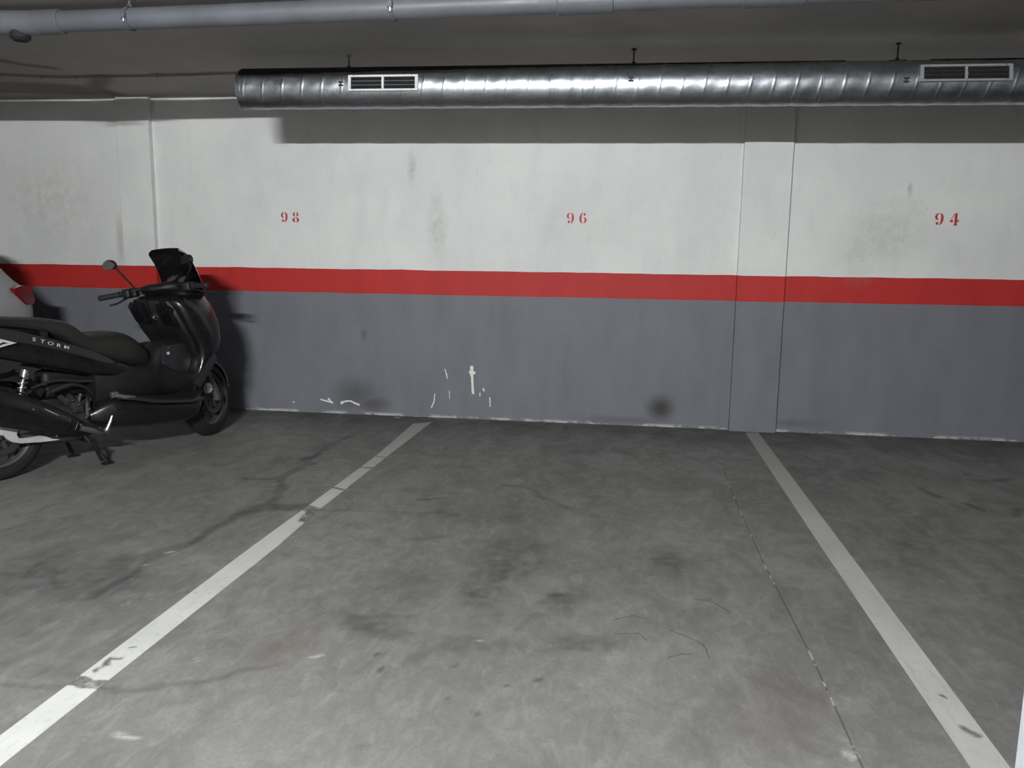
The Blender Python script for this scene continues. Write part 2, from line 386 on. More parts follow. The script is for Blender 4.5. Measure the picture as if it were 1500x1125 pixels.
# ------------------------------------------------------------------ room shell
X0, X1, Y0, CZ = -9.0, 8.0, -11.0, 2.453
def struct(name, a, b, mat, bevel=0):
    bm = NB(); box(bm, a, b, bevel); o = obj(name, bm, mat, None, False); tag(o, kind='structure'); return o
def slab():
    import numpy as np
    from mathutils import noise
    gx = np.concatenate([[X0], np.arange(-4.7, 3.6, .014), [X1]]); gy = np.concatenate([[Y0], np.arange(-5.2, -.001, .014), [0.0]])
    nx, ny = len(gx), len(gy)
    XX, YY = np.meshgrid(gx, gy); P = np.stack([XX.ravel(), YY.ravel()], 1)
    Wp = np.array([[noise.noise((x*5, y*5, 0)), noise.noise((x*5, y*5, 7.3)), noise.noise((x*23, y*23, 1)), noise.noise((x*23, y*23, 9))] for x, y in P])
    Q = P + Wp[:, :2]*.055 + Wp[:, 2:]*.014
    def F(a): return np.array(fl(*a)[:2])
    def ss(t): t = np.clip(t, 0, 1); return t*t*(3-2*t)
    def seg(pts, w, f):
        m = np.zeros(len(Q))
        for a, b in zip(pts, pts[1:]):
            a, b = F(a), F(b); pa = Q-a; ba = b-a
            h = np.clip(pa@ba/(ba@ba), 0, 1); d = np.linalg.norm(pa-h[:, None]*ba, axis=1)
            m = np.maximum(m, 1-ss((d-w)/f))
        return m
    def blob(a, r, f): return 1-ss((np.linalg.norm((Q-F(a))/np.array(r), axis=1)-(1-f))/f)
    dark = np.zeros(len(Q)); rust = dark.copy(); pale = dark.copy()
    for a, r in (((430, 945), (.20, .24)), ((1155, 1030), (.17, .24)), ((1130, 1070), (.14, .2))): rust = np.maximum(rust, blob(a, r, .9))
    for a, r, w in (((740, 830), (.22, .55), .45), ((720, 870), (.12, .4), .4), ((985, 820), (.16, .26), .55), ((835, 875), (.16, .16), .5), ((860, 945), (.15, .12), .45),
          ((560, 920), (.17, .11), .45), ((690, 940), (.26, .11), .35), ((90, 845), (.5, .34), .42), ((185, 820), (.14, .16), .4), ((1400, 820), (.6, .8), .25), ((1290, 700), (.5, .4), .2),
          ((900, 660), (.7, .2), .25), ((700, 760), (.5, .15), .15), ((60, 980), (.35, .08), .25), ((1190, 700), (.3, .5), .2), ((600, 850), (.3, .3), .18)):
        dark = np.maximum(dark, w*blob(a, r, .85))
    dark = np.clip(dark*(1.1+1.0*Wp[:, 2]), 0, 1)
    main = [(515, 640), (500, 645), (473, 660), (455, 677), (427, 693), (413, 703), (407, 726), (385, 744), (345, 758), (300, 780), (253, 806), (183, 844), (120, 880)]
    dark = np.maximum(dark, .62*seg(main, .006, .035))
    for l, w, f, k in (([(360, 702), (413, 699)], .006, .03, .6), ([(375, 745), (447, 742)], .03, .05, .62), ([(350, 756), (400, 742)], .02, .05, .6), ([(240, 810), (262, 798)], .03, .05, .5),
        ([(740, 710), (770, 716), (802, 731), (832, 746)], .004, .03, .5), ([(448, 672), (457, 679)], .02, .03, .6),
        ([(600, 788), (650, 784)], .006, .04, .35), ([(612, 732), (646, 729)], .008, .02, .5), ([(640, 750), (665, 755)], .012, .03, .5),
        ([(505, 918), (530, 906), (590, 905)], .006, .03, .4), ([(600, 965), (640, 940), (690, 935)], .008, .05, .3),
        ([(1355, 714), (1368, 726)], .012, .03, .6), ([(1448, 703), (1476, 701)], .02, .03, .6), ([(1418, 738), (1450, 752)], .012, .02, .6), ([(1480, 744), (1497, 756)], .014, .02, .6), ([(1405, 690), (1415, 694)], .01, .02, .5),
        ([(970, 805), (975, 830)], .02, .06, .4), ([(0, 1000), (60, 1003), (115, 1001), (160, 1001), (230, 1003), (300, 1004), (330, 990), (420, 974)], .003, .02, .4),
        ([(30, 935), (70, 905)], .003, .012, .4), ([(455, 745), (540, 748), (620, 752), (760, 762)], .002, .03, .3), ([(990, 640), (1180, 655)], .01, .1, .3), ([(130, 640), (140, 645)], .01, .02, .5)):
        dark = np.maximum(dark, k*seg(l, w, f))
    for a in [(546, 963), (563, 980), (680, 971), (737, 1004), (702, 1044), (650, 1022), (779, 991), (865, 768), (640, 794), (317, 636), (247, 664), (290, 657), (957, 840), (4, 775), (28, 778), (1040, 878), (1165, 860)]:
        dark = np.maximum(dark, .7*blob(a, (.016, .016), .7))
    for a, r in (((185, 1074), (.035, .014)), ((296, 970), (.012, .012)), ((472, 966), (.024, .014)), ((564, 1098), (.012, .012)), ((257, 806), (.014, .024)), ((220, 828), (.016, .012)), ((1238, 1100), (.024, .024)), ((703, 936), (.015, .01)), ((1180, 850), (.01, .01))):
        pale = np.maximum(pale, .8*blob(a, r, .6))
    V = np.zeros((nx*ny, 3)); V[:, :2] = P
    i = np.arange(nx*ny).reshape(ny, nx)
    Fc = np.stack([i[:-1, :-1], i[:-1, 1:], i[1:, 1:], i[1:, :-1]], -1).reshape(-1, 4)
    n0 = len(V); V = np.vstack([V, [[X0, Y0, -.15], [X1, Y0, -.15], [X1, 0, -.15], [X0, 0, -.15]]])
    me = bpy.data.meshes.new('floor')
    me.from_pydata(V.tolist(), [], Fc.tolist() + [[n0, n0+3, n0+2, n0+1]]); me.update()
    at = me.color_attributes.new('marks', 'FLOAT_COLOR', 'POINT')
    C = np.zeros((len(V), 4), 'f'); C[:n0, 0] = dark; C[:n0, 1] = rust; C[:n0, 2] = pale; C[:, 3] = 1
    at.data.foreach_set('color', C.ravel())
    o = link('floor', me, M_FLOOR, None, False); return tag(o, kind='structure')
floor = slab(); tag(floor, 'stained grey concrete garage floor')
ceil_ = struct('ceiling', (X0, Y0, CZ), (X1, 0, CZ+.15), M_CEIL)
wb = struct('wall_back', (X0, 0, -.15), (X1, .15, CZ+.15), M_WALL); tag(wb, 'garage back wall painted white over grey with a red stripe')
struct('wall_left', (X0-.15, Y0-.15, -.15), (X0, .15, CZ+.15), M_WALL2)
struct('wall_right', (X1, Y0-.15, -.15), (X1+.15, .15, CZ+.15), M_WALL2)
struct('wall_front', (X0, Y0-.15, -.15), (X1, Y0, CZ+.15), M_WALL2)
tag(struct('trim_1', (-4.015, -.05, 0), (-3.745, 0.0, CZ), M_WALL2, 0), 'narrow painted pier behind the scooter')
tag(struct('trim_2', (.775, -.048, 0), (1.109, 0.0, CZ), M_WALL2, 0), 'flat painted pier between numbers 96 and 94')
tag(struct('concrete_column', (.838, -4.90, 0), (1.22, -4.42, CZ), M_COLP, .006), 'painted garage column cut by the right edge of the photo')

# parking lines (thin paint films on the slab)
def line(pts, mat, label):
    bm = NB(); a = [bm.verts.new((x, y, 0)) for x, y in pts]; b = [bm.verts.new((x, y, .0012)) for x, y in pts]
    n = len(pts); bm.faces.new(a[::-1]); bm.faces.new(b)
    for i in range(n): bm.faces.new((a[i], a[(i+1) % n], b[(i+1) % n], b[i]))
    return tag(obj('parking_line', bm, mat, floor, False), label)
def strip(L, R):
    return [fl(*q)[:2] for q in L] + [fl(*q)[:2] for q in R][::-1]
line(strip([(605, 621), (552, 667), (453, 740), (370, 800), (0, 1078), (-320, 1318)], [(633, 618), (563, 672), (466, 748), (407, 800), (0, 1123), (-250, 1321)]), M_LINE1, 'bright white painted bay line with gaps worn through it')
line(strip([(1092, 634), (1202, 800), (1422, 1125), (1490, 1225)], [(1111, 634), (1236, 800), (1480, 1125), (1555, 1225)]), M_LINE2, 'greyer white painted bay line with streaks')

# stencilled numbers
def arc(cx, cz, r0, r1, a0, a1, sx=1, n=14):
    A = [math.radians(a0+(a1-a0)*i/n) for i in range(n+1)]
    return [(cx+math.cos(a)*r1*sx, cz+math.sin(a)*r1) for a in A] + [(cx+math.cos(a)*r0[0]*sx + r0[1], cz+math.sin(a)*r0[0]*1.0) for a in reversed(A)]
def nine():
    # left crescent, right crescent, ball (unit height 1, width .72)
    return [[(.30, .98), (.16, .93), (.05, .82), (.01, .68), (.04, .55), (.13, .46), (.30, .42), (.30, .50), (.22, .56), (.20, .68), (.21, .80), (.30, .90)],
            [(.42, .99), (.56, .93), (.67, .80), (.71, .60), (.70, .40), (.63, .20), (.50, .05), (.40, .01), (.40, .07), (.46, .18), (.49, .35), (.50, .60), (.49, .80), (.42, .92)],
            [(.22+.11*math.cos(a), .16+.12*math.sin(a)) for a in [2*math.pi*i/12 for i in range(12)]]]
def six(): return [[(.72-x, 1-z) for x, z in p] for p in nine()]
def eight():
    L = [[(.31, .99), (.18, .94), (.08, .84), (.07, .70), (.15, .60), (.31, .53), (.31, .62), (.26, .70), (.25, .82), (.31, .92)],
         [(.31, .48), (.14, .42), (.02, .32), (.0, .20), (.08, .08), (.20, .02), (.31, .0), (.31, .08), (.24, .15), (.22, .26), (.31, .38)]]
    return L + [[(.74-x, z) for x, z in p] for p in L]
def four():
    return [[(.40, .98), (.60, .98), (.60, .38), (.72, .47), (.76, .38), (.72, .26), (.60, .30), (.60, .08), (.68, .03), (.68, 0), (.30, 0), (.30, .03), (.40, .08)],
            [(.30, .82), (.30, .90), (.35, .95), (.35, .80), (.16, .50), (.10, .50)], [(.0, .36), (.14, .46), (.28, .42), (.28, .24), (.08, .26)]]
def number(cx, cy, ds, h, label, gap):
    p = hit(cx, cy, 1, 0); bm = NB(); x = p.x - (gap+.72*h)/2
    for d in ds:
        for poly in d():
            prism(bm, [(x+px*h*.95, p.z-h/2+pz*h) for px, pz in poly], -.0012, .0)
        x += gap
    return tag(obj('painted_number', bm, M_REDP, wb, False), label)
number(425, 318, (nine, eight), .080, 'red stencilled number 98', .093)
number(845, 319.5, (nine, six), .080, 'red stencilled number 96', .094)
number(1387, 321, (nine, four), .086, 'red stencilled number 94', .098)

# ------------------------------------------------------------------ ventilation duct
DY, DR = -1.15, .118
def dz(x): return 2.250 - .0055*(x+.3)
duct = empty('ventilation_duct', (0, 0, 0)); tag(duct, 'spiral galvanised steel air duct hung below the ceiling along the wall', 'duct')
bm = NB(); nt = 56; xs = []; x = -2.405
while x < 4.4: xs.append(x); x += .0052
rings = []
for x in xs:
    ring = []
    for k in range(nt):
        a = 2*math.pi*k/nt
        ph = ((x+.30)/.125 + a/(2*math.pi)) % 1.0; dph = min(ph, 1-ph)*.125
        r = DR + .0022*math.exp(-(dph/.0035)**2) + .0008*math.sin(x*23+2*a) + .0006*math.sin(x*57+5*a)
        ring.append(Vector((x, DY + r*math.cos(a), dz(x)+r*math.sin(a))))
    rings.append(ring)
loft(bm, rings, cap=True); obj('duct_body', bm, M_GALV, duct, True, 80)
bm = NB()
rr = [[Vector((x, DY+r*math.cos(2*math.pi*k/48), dz(x)+r*math.sin(2*math.pi*k/48))) for k in range(48)] for x, r in ((-2.415, .108), (-2.415, .119), (-2.385, .1215), (-2.385, .110))]
loft(bm, rr, cap=False, closed=True); bm2 = bm
loft(bm, [[Vector((x, DY+.109*math.cos(2*math.pi*k/48), dz(x)+.109*math.sin(2*math.pi*k/48))) for k in range(48)] for x in (-2.412, -2.406)], cap=True)
tag(obj('end_cap', bm, M_GALV, duct, True, 40), 'crimped end cap')
for x, l in ((1.02, 0), (-.30, 0), (2.62, 0)):
    bm = NB(); loft(bm, [[Vector((x+dx, DY+r*math.cos(2*math.pi*k/48), dz(x)+r*math.sin(2*math.pi*k/48))) for k in range(48)] for dx, r in ((-.006, .1185), (-.004, .1212), (.004, .1212), (.006, .1185))], cap=False)
    obj('joint_band', bm, M_GALV, duct)
bm = NB()
for x0_, x1_, t0_, t1_ in ((-2.40, 1.15, 33, 74), (1.60, 3.6, 72, 50)):
    rr = []
    for i in range(40):
        q = i/39; x = x0_+(x1_-x0_)*q; a0_ = math.radians(t0_+(t1_-t0_)*q); a1_ = math.radians(112); up_ = [a0_+(a1_-a0_)*k/8 for k in range(9)]
        P2 = lambda r, a: Vector((x, DY-r*math.cos(a), dz(x)+r*math.sin(a)))
        rr.append([P2(DR+.0045, a) for a in up_]+[P2(DR-.002, a) for a in up_[::-1]])
    loft(bm, rr)
    tag(obj('black_strip', bm, M_RIM, duct), 'matt black strip along the top of the duct'); bm = NB()  # thin black strip over the duct's crown, tapering along its length
bm.free()
def grille(xa, xb, tilt, lab, fm=None, sm=None):
    cx, L, Hh = (xa+xb)/2, (xb-xa)/2, .046
    a = math.radians(tilt); cyl = DY - (DR+.006)*math.cos(a); cz = dz(cx) + (DR+.006)*math.sin(a)
    Mx = Matrix.Translation((cx, cyl, cz)) @ Matrix.Rotation(-a, 4, 'X') @ Matrix.Rotation(.0055, 4, 'Y')
    # local: x along duct, -y outwards, z up
    bm = NB(); t = .012
    for A, B in (((-L, -.006, Hh-t), (L, .010, Hh)), ((-L, -.006, -Hh), (L, .010, -Hh+t)), ((-L, -.006, -Hh+t), (-L+.018, .010, Hh-t)), ((L-.018, -.006, -Hh+t), (L, .010, Hh-t)), ((-.007, -.0065, -Hh+t), (.007, .010, Hh-t))):
        box(bm, A, B, .0015, 1, Mx)
    g = tag(obj('grille', bm, fm or M_FRAME, duct, True, 30), lab)
    bm = NB(); box(bm, (-L+.01, .004, -Hh+.008), (L-.01, .012, Hh-.008), 0, 1, Mx); obj('backing', bm, M_DARK, g, False)
    for k in range(2):
        z = -Hh+t + (2*Hh-2*t)*(k+1)/3
        bm = NB(); R2 = Mx @ Matrix.Translation((0, -.001, z)) @ Matrix.Rotation(.5, 4, 'X')
        box(bm, (-L+.018, -.004, -.0012), (L-.018, .006, .0012), 0, 1, R2); obj('slat', bm, sm or M_SLAT, g, False)
    for sx in (-1, 1):
        for sz in (-1, 1):
            bm = NB(); tube(bm, [Mx @ Vector((sx*(L-.035), -.005, sz*(Hh-.006))), Mx @ Vector((sx*(L-.035), -.0085, sz*(Hh-.006)))], .004, 8); obj('screw', bm, M_STEEL, g)
grille(-1.695, -1.268, 3, 'white framed twin air grille at the left of the duct')
grille(1.520, 1.985, 12, 'greyer twin air grille at the right end of the duct', simple('grey_enamel_grille', (.24, .235, .25), .35), simple('dark_steel_slat', (.03, .03, .032), .6))
for x, z in ((-1.742, .005), (-.028, .012), (1.452, -.008)):
    bm = NB(); a = math.asin(z/DR); c = Vector((x, DY-DR*math.cos(a), dz(x)+z))
    for q in (-1, 1):
        box(bm, (c.x-.015, c.y-.006, c.z+q*.009-.005), (c.x+.015, c.y+.003, c.z+q*.009+.005), .002, 1)
    box(bm, (c.x-.004, c.y-.004, c.z-.010), (c.x+.004, c.y+.002, c.z+.010)); tag(obj('band_clamp', bm, M_ROD, duct), 'small black clamp screw')
for x in (-1.73, -.017, 1.43):
    bm = NB(); top = dz(x)+DR
    tube(bm, [(x, DY, top-.01), (x, DY, CZ)], .0045, 8)
    tube(bm, [(x, DY, CZ-.008), (x, DY, CZ)], .014, 10); tube(bm, [(x, DY, top-.004), (x, DY, top+.014)], .011, 8)
    box(bm, (x-.05, DY-.012, top-.004), (x+.05, DY+.012, top+.004), .002, 1)
    tag(obj('hanger_rod', bm, M_ROD, duct), 'short dark hanger rod')

# ------------------------------------------------------------------ PVC drain pipe
PY, PR = -2.27, .050
def pz(x): return 2.384 + .009*(x+1) + .022*max(0, min(1, (x-.70)/.12))
pipe = empty('drain_pipe', (0, 0, 0)); tag(pipe, 'grey plastic drain pipe running just under the ceiling at the top', 'pipe')
bm = NB(); tube(bm, [(x, PY, min(pz(x), 2.400)) for x in (-2.9, -2, -1, 0, .69, .83, 2.2, 3.4)], PR, 32); obj('pipe_run', bm, M_PVC, pipe)
def collar(x0, x1, r=.0585, lab=None):
    bm = NB(); tube(bm, [(x0, PY, pz(x0)), (x0+.004, PY, pz(x0)), (x1-.004, PY, pz(x1)), (x1, PY, pz(x1))], [r-.004, r, r, r-.004], 32)
    return obj('pipe_socket', bm, M_PVCD, pipe)
collar(-2.955, -2.80); collar(-.36, -.11, .0575); collar(.45, .715, .0575); 
bm = NB(); el = smooth_path([(-2.80, PY, pz(-2.8)), (-2.95, PY, pz(-3)), (-3.08, PY-.012, pz(-3)), (-3.22, PY-.045, pz(-3)+.002), (-3.6, PY-.16, 2.375), (-4.6, PY-.48, 2.38), (-8.98, PY-1.88, 2.38)], 5)
tube(bm, el[4:], [.0585 if i < 10 else .052 for i in range(len(el)-4)], 32); tag(obj('pipe_elbow', bm, M_PVC, pipe), 'elbow where the pipe turns off to the left')
bm = NB(); tube(bm, [(-3.035, PY, 2.37), (-3.035, PY, 2.295), (-3.035, PY, 2.283)], [.05, .047, .034], 20); tag(obj('access_plug', bm, M_RIM, pipe), 'dark plug under the elbow')
for x in (-2.44, -1.122, .9):
    bm = NB()
    rings = [[Vector((x+dx, PY+r*math.cos(2*math.pi*k/32), pz(x)+r*math.sin(2*math.pi*k/32))) for k in range(32)] for dx, r in ((-.010, .0525), (-.010, .0555), (.010, .0555), (.010, .0525))]
    loft(bm, rings, cap=False, closed=True)
    box(bm, (x-.012, PY-.068, pz(x)-.012), (x+.012, PY-.05, pz(x)+.012), .002, 1); box(bm, (x-.012, PY+.05, pz(x)-.012), (x+.012, PY+.068, pz(x)+.012), .002, 1)
    tube(bm, [(x, PY, pz(x)+.05), (x, PY, CZ)], .006, 10); tube(bm, [(x, PY, pz(x)+.05), (x, PY, pz(x)+.066)], .012, 6)
    cl = obj('pipe_clamp', bm, M_PVCD, pipe, True, 30)
    bm = NB(); box(bm, (x-.004, PY-.064, pz(x)-.03), (x+.005, PY-.052, pz(x)+.03), .003, 2); tag(obj('clamp_screw', bm, M_ZINC, cl), 'shiny zinc screw')
    bm = NB(); box(bm, (x-.007, PY-.020, pz(x)+.054), (x+.004, PY-.010, pz(x)+.066), .003, 1); obj('nut', bm, M_ZINC, cl)

# ceiling cable
bm = NB(); pts = [hit(x, y, 2, CZ-.008) for x, y in ((-260, 104), (-120, 107), (0, 110), (60, 112.5), (110, 113), (230, 111), (345, 107.5), (420, 106))]
tube(bm, smooth_path(pts, 4), .0065, 8)
for q in pts[2:7]: box(bm, (q.x-.006, q.y-.010, CZ-.018), (q.x+.006, q.y+.010, CZ), .002, 1)
tag(obj('ceiling_cable', bm, M_CABLE), 'thin dark cable clipped along the ceiling left of the duct', 'cable')

# wall/floor rubble
bm = NB(); g0 = Vector(fl(583, 613))
for i in range(7):
    r = random.uniform(.006, .014); rr = bmesh.ops.create_icosphere(bm, subdivisions=1, radius=r)
    o = Vector((random.uniform(-.035, .035), random.uniform(-.02, .01), r*.55))
    for v in rr['verts']: v.co = Vector((v.co.x*random.uniform(.7, 1.3), v.co.y, v.co.z*.6)) + g0 + o
tag(obj('plaster_crumbs', bm, simple('crumbled_plaster', (.20, .19, .17), .9, var=.5, vscale=60), None, False), 'small heap of dark plaster crumbs at the foot of the wall', 'debris', kind='stuff')

# ------------------------------------------------------------------ ceiling lamps (behind the camera)
def lamp(x, y, half, lab):
    t = empty('ceiling_lamp', (x, y, CZ)); tag(t, lab, 'lamp')
    bm = NB(); box(bm, (-half-.05, -.03, -.032), (half+.05, .03, 0), .006); obj('housing', bm, M_LAMPB, t)
    for q in (-1, 1):
        bm = NB(); box(bm, (q*(half+.03)-.012, -.014, -.068), (q*(half+.03)+.012, .014, -.03), .004); obj('socket', bm, M_LAMPB, t)
    bm = NB(); tube(bm, [(-half-.02, 0, -.053), (half+.02, 0, -.053)], .013, 16); obj('tube', bm, M_TUBE, t)
lamp(-.92, -7.3, .33, 'short fluorescent tube lamp on the ceiling just behind the viewer')

#@@VEHICLES
# ------------------------------------------------------------------ motor scooter
M_BLK = simple('gloss_black_fairing', (.006, .006, .007), .28, 0, coat=.15)
M_PAN = simple('satin_anthracite_panel', (.020, .0195, .022), .36)
M_MAT = simple('matt_black_plastic', (.006, .006, .0063), .55, bump=.15, bscale=300)
M_SEAT = simple('black_seat_vinyl', (.015, .015, .0138), .52, bump=.2, bscale=250)
M_TYRE = simple('tyre_rubber', (.010, .010, .010), .75, bump=.2, bscale=120)
M_RIMM = simple('dark_alloy_rim', (.10, .10, .104), .38, .4)
M_ENG = simple('dull_engine_casting', (.05, .048, .046), .5, .4, bump=.3, bscale=80, var=.4)
M_ALU = simple('bare_aluminium', (.55, .56, .55), .38, .2, var=.15)
M_CHR = simple('chrome', (.8, .8, .8), .12, 1)
M_SCR = NT('smoked_screen')
_b = M_SCR.bsdf; _b.inputs['Base Color'].default_value = (.006, .006, .007, 1); _b.inputs['Roughness'].default_value = .08; _b.inputs['Alpha'].default_value = .93; M_SCR = M_SCR.m
M_MIR = simple('mirror_glass', (.62, .62, .58), .10, 1)
M_LENS = simple('clear_lens', (.25, .25, .26), .1)
M_SMK = simple('smoked_lens', (.03, .02, .015), .15)
M_AMB = simple('amber_lens', (.5, .12, .01), .2)
M_LET = simple('silver_lettering', (.62, .62, .64), .3, .3)
M_RLENS = simple('red_lens', (.17, .008, .010), .15, coat=.6)

M_DISC = simple('sooty_brake_disc', (.06, .06, .062), .4, .5)
BX = Vector((-3.42, -2.27, 0)); BA = math.atan2(1.37, .55)
bike = empty('motor_scooter', BX, BA)
tag(bike, 'black maxi scooter on its centre stand with a smoked windscreen', 'scooter')
def B(name, bm, mat, parent=None, lab=None, angle=35, smooth=True):
    o = obj(name, bm, mat, parent or bike, smooth, angle)
    if lab: o['label'] = lab
    return o
def torus_prof(R, w, h, n=14):      # tyre section: outer radius R, width w, section height h
    out = []
    for i in range(n+1):
        a = math.pi*(i/n)
        out.append((R-h + h*math.sin(a)**.75, -w/2*math.cos(a)))
    for i in range(1, 6):
        a = math.pi*i/6; out.append((R-h-.004-.006*math.sin(a), w/2*math.cos(a)*.95))
    return out
def wheel(c, R, w, M=None, disc=-1, lab=None):
    def fin(bm):
        if M:
            for v in bm.verts: v.co = M @ v.co
        return bm
    bm = NB(); h = R-.192
    lathe_y(bm, c, torus_prof(R, w, h), 72); t = B('tyre', fin(bm), M_TYRE, lab=lab)
    # tread grooves as narrow raised sipes
    bm = NB(); r = .194
    lathe_y(bm, c, [(r, -w*.36), (r+.004, -w*.36), (r+.004, -w*.31), (r-.016, -w*.24), (r-.020, 0), (r-.016, w*.24), (r+.004, w*.31), (r+.004, w*.36), (r, w*.36), (r-.022, w*.26), (r-.028, 0), (r-.022, -w*.26)], 60)
    for k in range(5):
        a = 2*math.pi*k/5 + .35
        for da in (-.17, .17):
            p0 = Vector((c[0]+.030*math.cos(a), c[1], c[2]+.030*math.sin(a))); p1 = Vector((c[0]+.172*math.cos(a+da), c[1], c[2]+.172*math.sin(a+da)))
            d = (p1-p0).normalized(); nrm = Vector((-d.z, 0, d.x))
            rings = []
            for q, ww, th in ((0, .013, .022), (.5, .008, .014), (1, .011, .018)):
                m = p0.lerp(p1, q)
                rings.append([m+nrm*ww+Vector((0, th*.7, 0)), m+nrm*ww-Vector((0, th*.7, 0)), m-nrm*ww-Vector((0, th*.7, 0)), m-nrm*ww+Vector((0, th*.7, 0))])
            loft(bm, rings)
    lathe_y(bm, c, [(.012, -.05), (.030, -.045), (.042, -.025), (.042, .025), (.030, .045), (.012, .05)], 32)
    B('rim', fin(bm), M_RIMM, t)
    bm = NB(); y = disc*w*.52
    lathe_y(bm, c, [(.078, y-.002), (.112, y-.002), (.112, y+.002), (.078, y+.002)], 48)
    for k in range(5):
        a = 2*math.pi*k/5; tube(bm, [(c[0]+.03*math.cos(a), c[1]+y*.9, c[2]+.03*math.sin(a)), (c[0]+.075*math.cos(a), c[1]+y, c[2]+.075*math.sin(a))], .006, 6)
    B('brake_disc', fin(bm), M_DISC, t)
    bm = NB(); tube(bm, [(c[0], c[1]-w*.85, c[2]), (c[0], c[1]+w*.85, c[2])], .010, 12); B('axle', fin(bm), M_CHR, t)
    return t
RW = Vector((.045, 0, .262)); wheel(RW, .262, .128, lab='rear tyre')

# steering group: built straight, then turned about the raked steering axis
SP = Vector((1.14, 0, 1.0)); SD = Vector((-.27, 0, .72)).normalized(); STEER = math.radians(21.5)
MS = Matrix.Translation(SP) @ Matrix.Rotation(STEER, 4, SD) @ Matrix.Translation(-SP)
FW = Vector((1.450, 0, .262))
_c = MS @ FW; _ax = (MS.to_3x3() @ Vector((0, 1, 0)))
low = _c.z - .262*math.sqrt(max(0, 1-_ax.z**2)); MS = Matrix.Translation((0, 0, -low + .0)) @ MS
wheel(FW, .262, .112, MS, lab='front tyre turned to the left')
def SB(name, bm, mat, parent=None, lab=None, angle=35):
    for v in bm.verts: v.co = MS @ v.co
    return B(name, bm, mat, parent, lab, angle)
bm = NB()
for sy in (-1, 1):
    tube(bm, [(1.452, sy*.088, .262), (1.40, sy*.088, .40)], .024, 16); tube(bm, [(1.40, sy*.088, .40), (1.255, sy*.088, .79)], .017, 16)
    box(bm, (1.43, sy*.088-.02, .235), (1.475, sy*.088+.02, .29), .008)
tube(bm, [(1.26, -.09, .78), (1.26, .09, .78)], .022, 12); tube(bm, [(1.235, 0, .78), (1.14, 0, 1.02)], .022, 12)
SB('front_fork', bm, M_RIMM)
bm = NB(); box(bm, (1.335, -.105, .30), (1.385, -.065, .37), .012); box(bm, (1.345, -.112, .315), (1.375, -.10, .355), .004)
for z in (.325, .345): tube(bm, [(1.36, -.108, z), (1.36, -.118, z)], .006, 8)
SB('brake_caliper', bm, M_ALU)
bm = NB(); rings = []
for i in range(22):
    a = math.radians(8+132*i/21); r = .275; wd_ = .062*(.75+.35*math.sin(math.pi*i/21)); x = FW.x+math.cos(a)*1.0*r; z = FW.z+math.sin(a)*r
    nx, nz = math.cos(a), math.sin(a); ring = []
    for y, dr in ((-1, -.035), (-.95, -.010), (-.6, .012), (0, .020), (.6, .012), (.95, -.010), (1, -.035), (.9, -.035), (.55, .004), (0, .012), (-.55, .004), (-.9, -.035)):
        ring.append(Vector((x+nx*dr, y*wd_, z+nz*dr)))
    rings.append(ring)
loft(bm, rings); 
for sy in (-1, 1): tube(bm, [(1.43, sy*.066, .50), (1.40, sy*.080, .42)], .010, 8)
SB('front_fender', bm, M_BLK)
# handlebar
bm = NB(); bar = smooth_path([(1.04, -.385, 1.005), (1.085, -.26, 1.015), (1.115, -.14, 1.035), (1.14, 0, 1.035), (1.115, .14, 1.035), (1.085, .26, 1.015), (1.04, .385, 1.005)], 5)
tube(bm, bar, .0125, 12); hb = SB('handlebar', bm, M_MAT)
for sy, side in ((-1, 'right'), (1, 'left')):
    bm = NB(); tube(bm, [(1.040, sy*.388, 1.005), (1.041, sy*.380, 1.005), (1.0445, sy*.37, 1.0055), (1.083, sy*.268, 1.0145), (1.084, sy*.262, 1.015)], [.012, .019, .0175, .0175, .021], 14); SB('grip', bm, M_TYRE, hb)
    bm = NB(); box(bm, (1.065, sy*.215-.028, .985), (1.125, sy*.215+.028, 1.045), .014, 3); box(bm, (1.10, sy*.19-.03, .990), (1.150, sy*.19+.03, 1.050), .012, 2); SB('switch_block', bm, M_MAT, hb)
    bm = NB(); tube(bm, smooth_path([(1.120, sy*.215, 1.000), (1.138, sy*.27, .985), (1.135, sy*.33, .962), (1.122, sy*.375, .955)], 4), [.007]*12+[.009], 8); SB('brake_lever', bm, M_MAT, hb)
bm = NB(); loft_x(bm, [(1.06, 1.035, 1.015, .05), (1.09, 1.055, 1.00, .11), (1.13, 1.062, .985, .14), (1.18, 1.060, .98, .13), (1.23, 1.03, .99, .07)], .7, 28, 3)
SB('handlebar_cover', bm, M_MAT)
def mirror(cx, cy, cz, yaw, sgn, parent_off):
    Mx = Matrix.Translation((cx, cy, cz)) @ Matrix.Rotation(yaw, 4, 'Z') @ Matrix.Rotation(-.12, 4, 'Y')
    out = [(-.075, -.018), (-.072, .012), (-.045, .036), (0, .046), (.040, .034), (.066, .012), (.064, -.018), (.040, -.034), (-.045, -.036)]
    out = [(y*sgn*1.08, z*.82) for y, z in out]
    bm = NB(); fr = []
    for x, k in ((0, .96), (.003, 1.0), (.016, .98), (.028, .82), (.034, .45)): fr.append([Mx @ Vector((x, y*k, z*k)) for y, z in out])
    loft(bm, fr)
    stalk = smooth_path([Mx @ Vector((.020, sgn*-.055, -.02)), Mx @ Vector((.022, sgn*-.085, -.060)), parent_off], 5)
    tube(bm, stalk, .0062, 10)
    return bm, [Mx @ Vector((-.0015, y*.90, z*.90)) for y, z in out], [Mx @ Vector((.002, y*.90, z*.90)) for y, z in out]
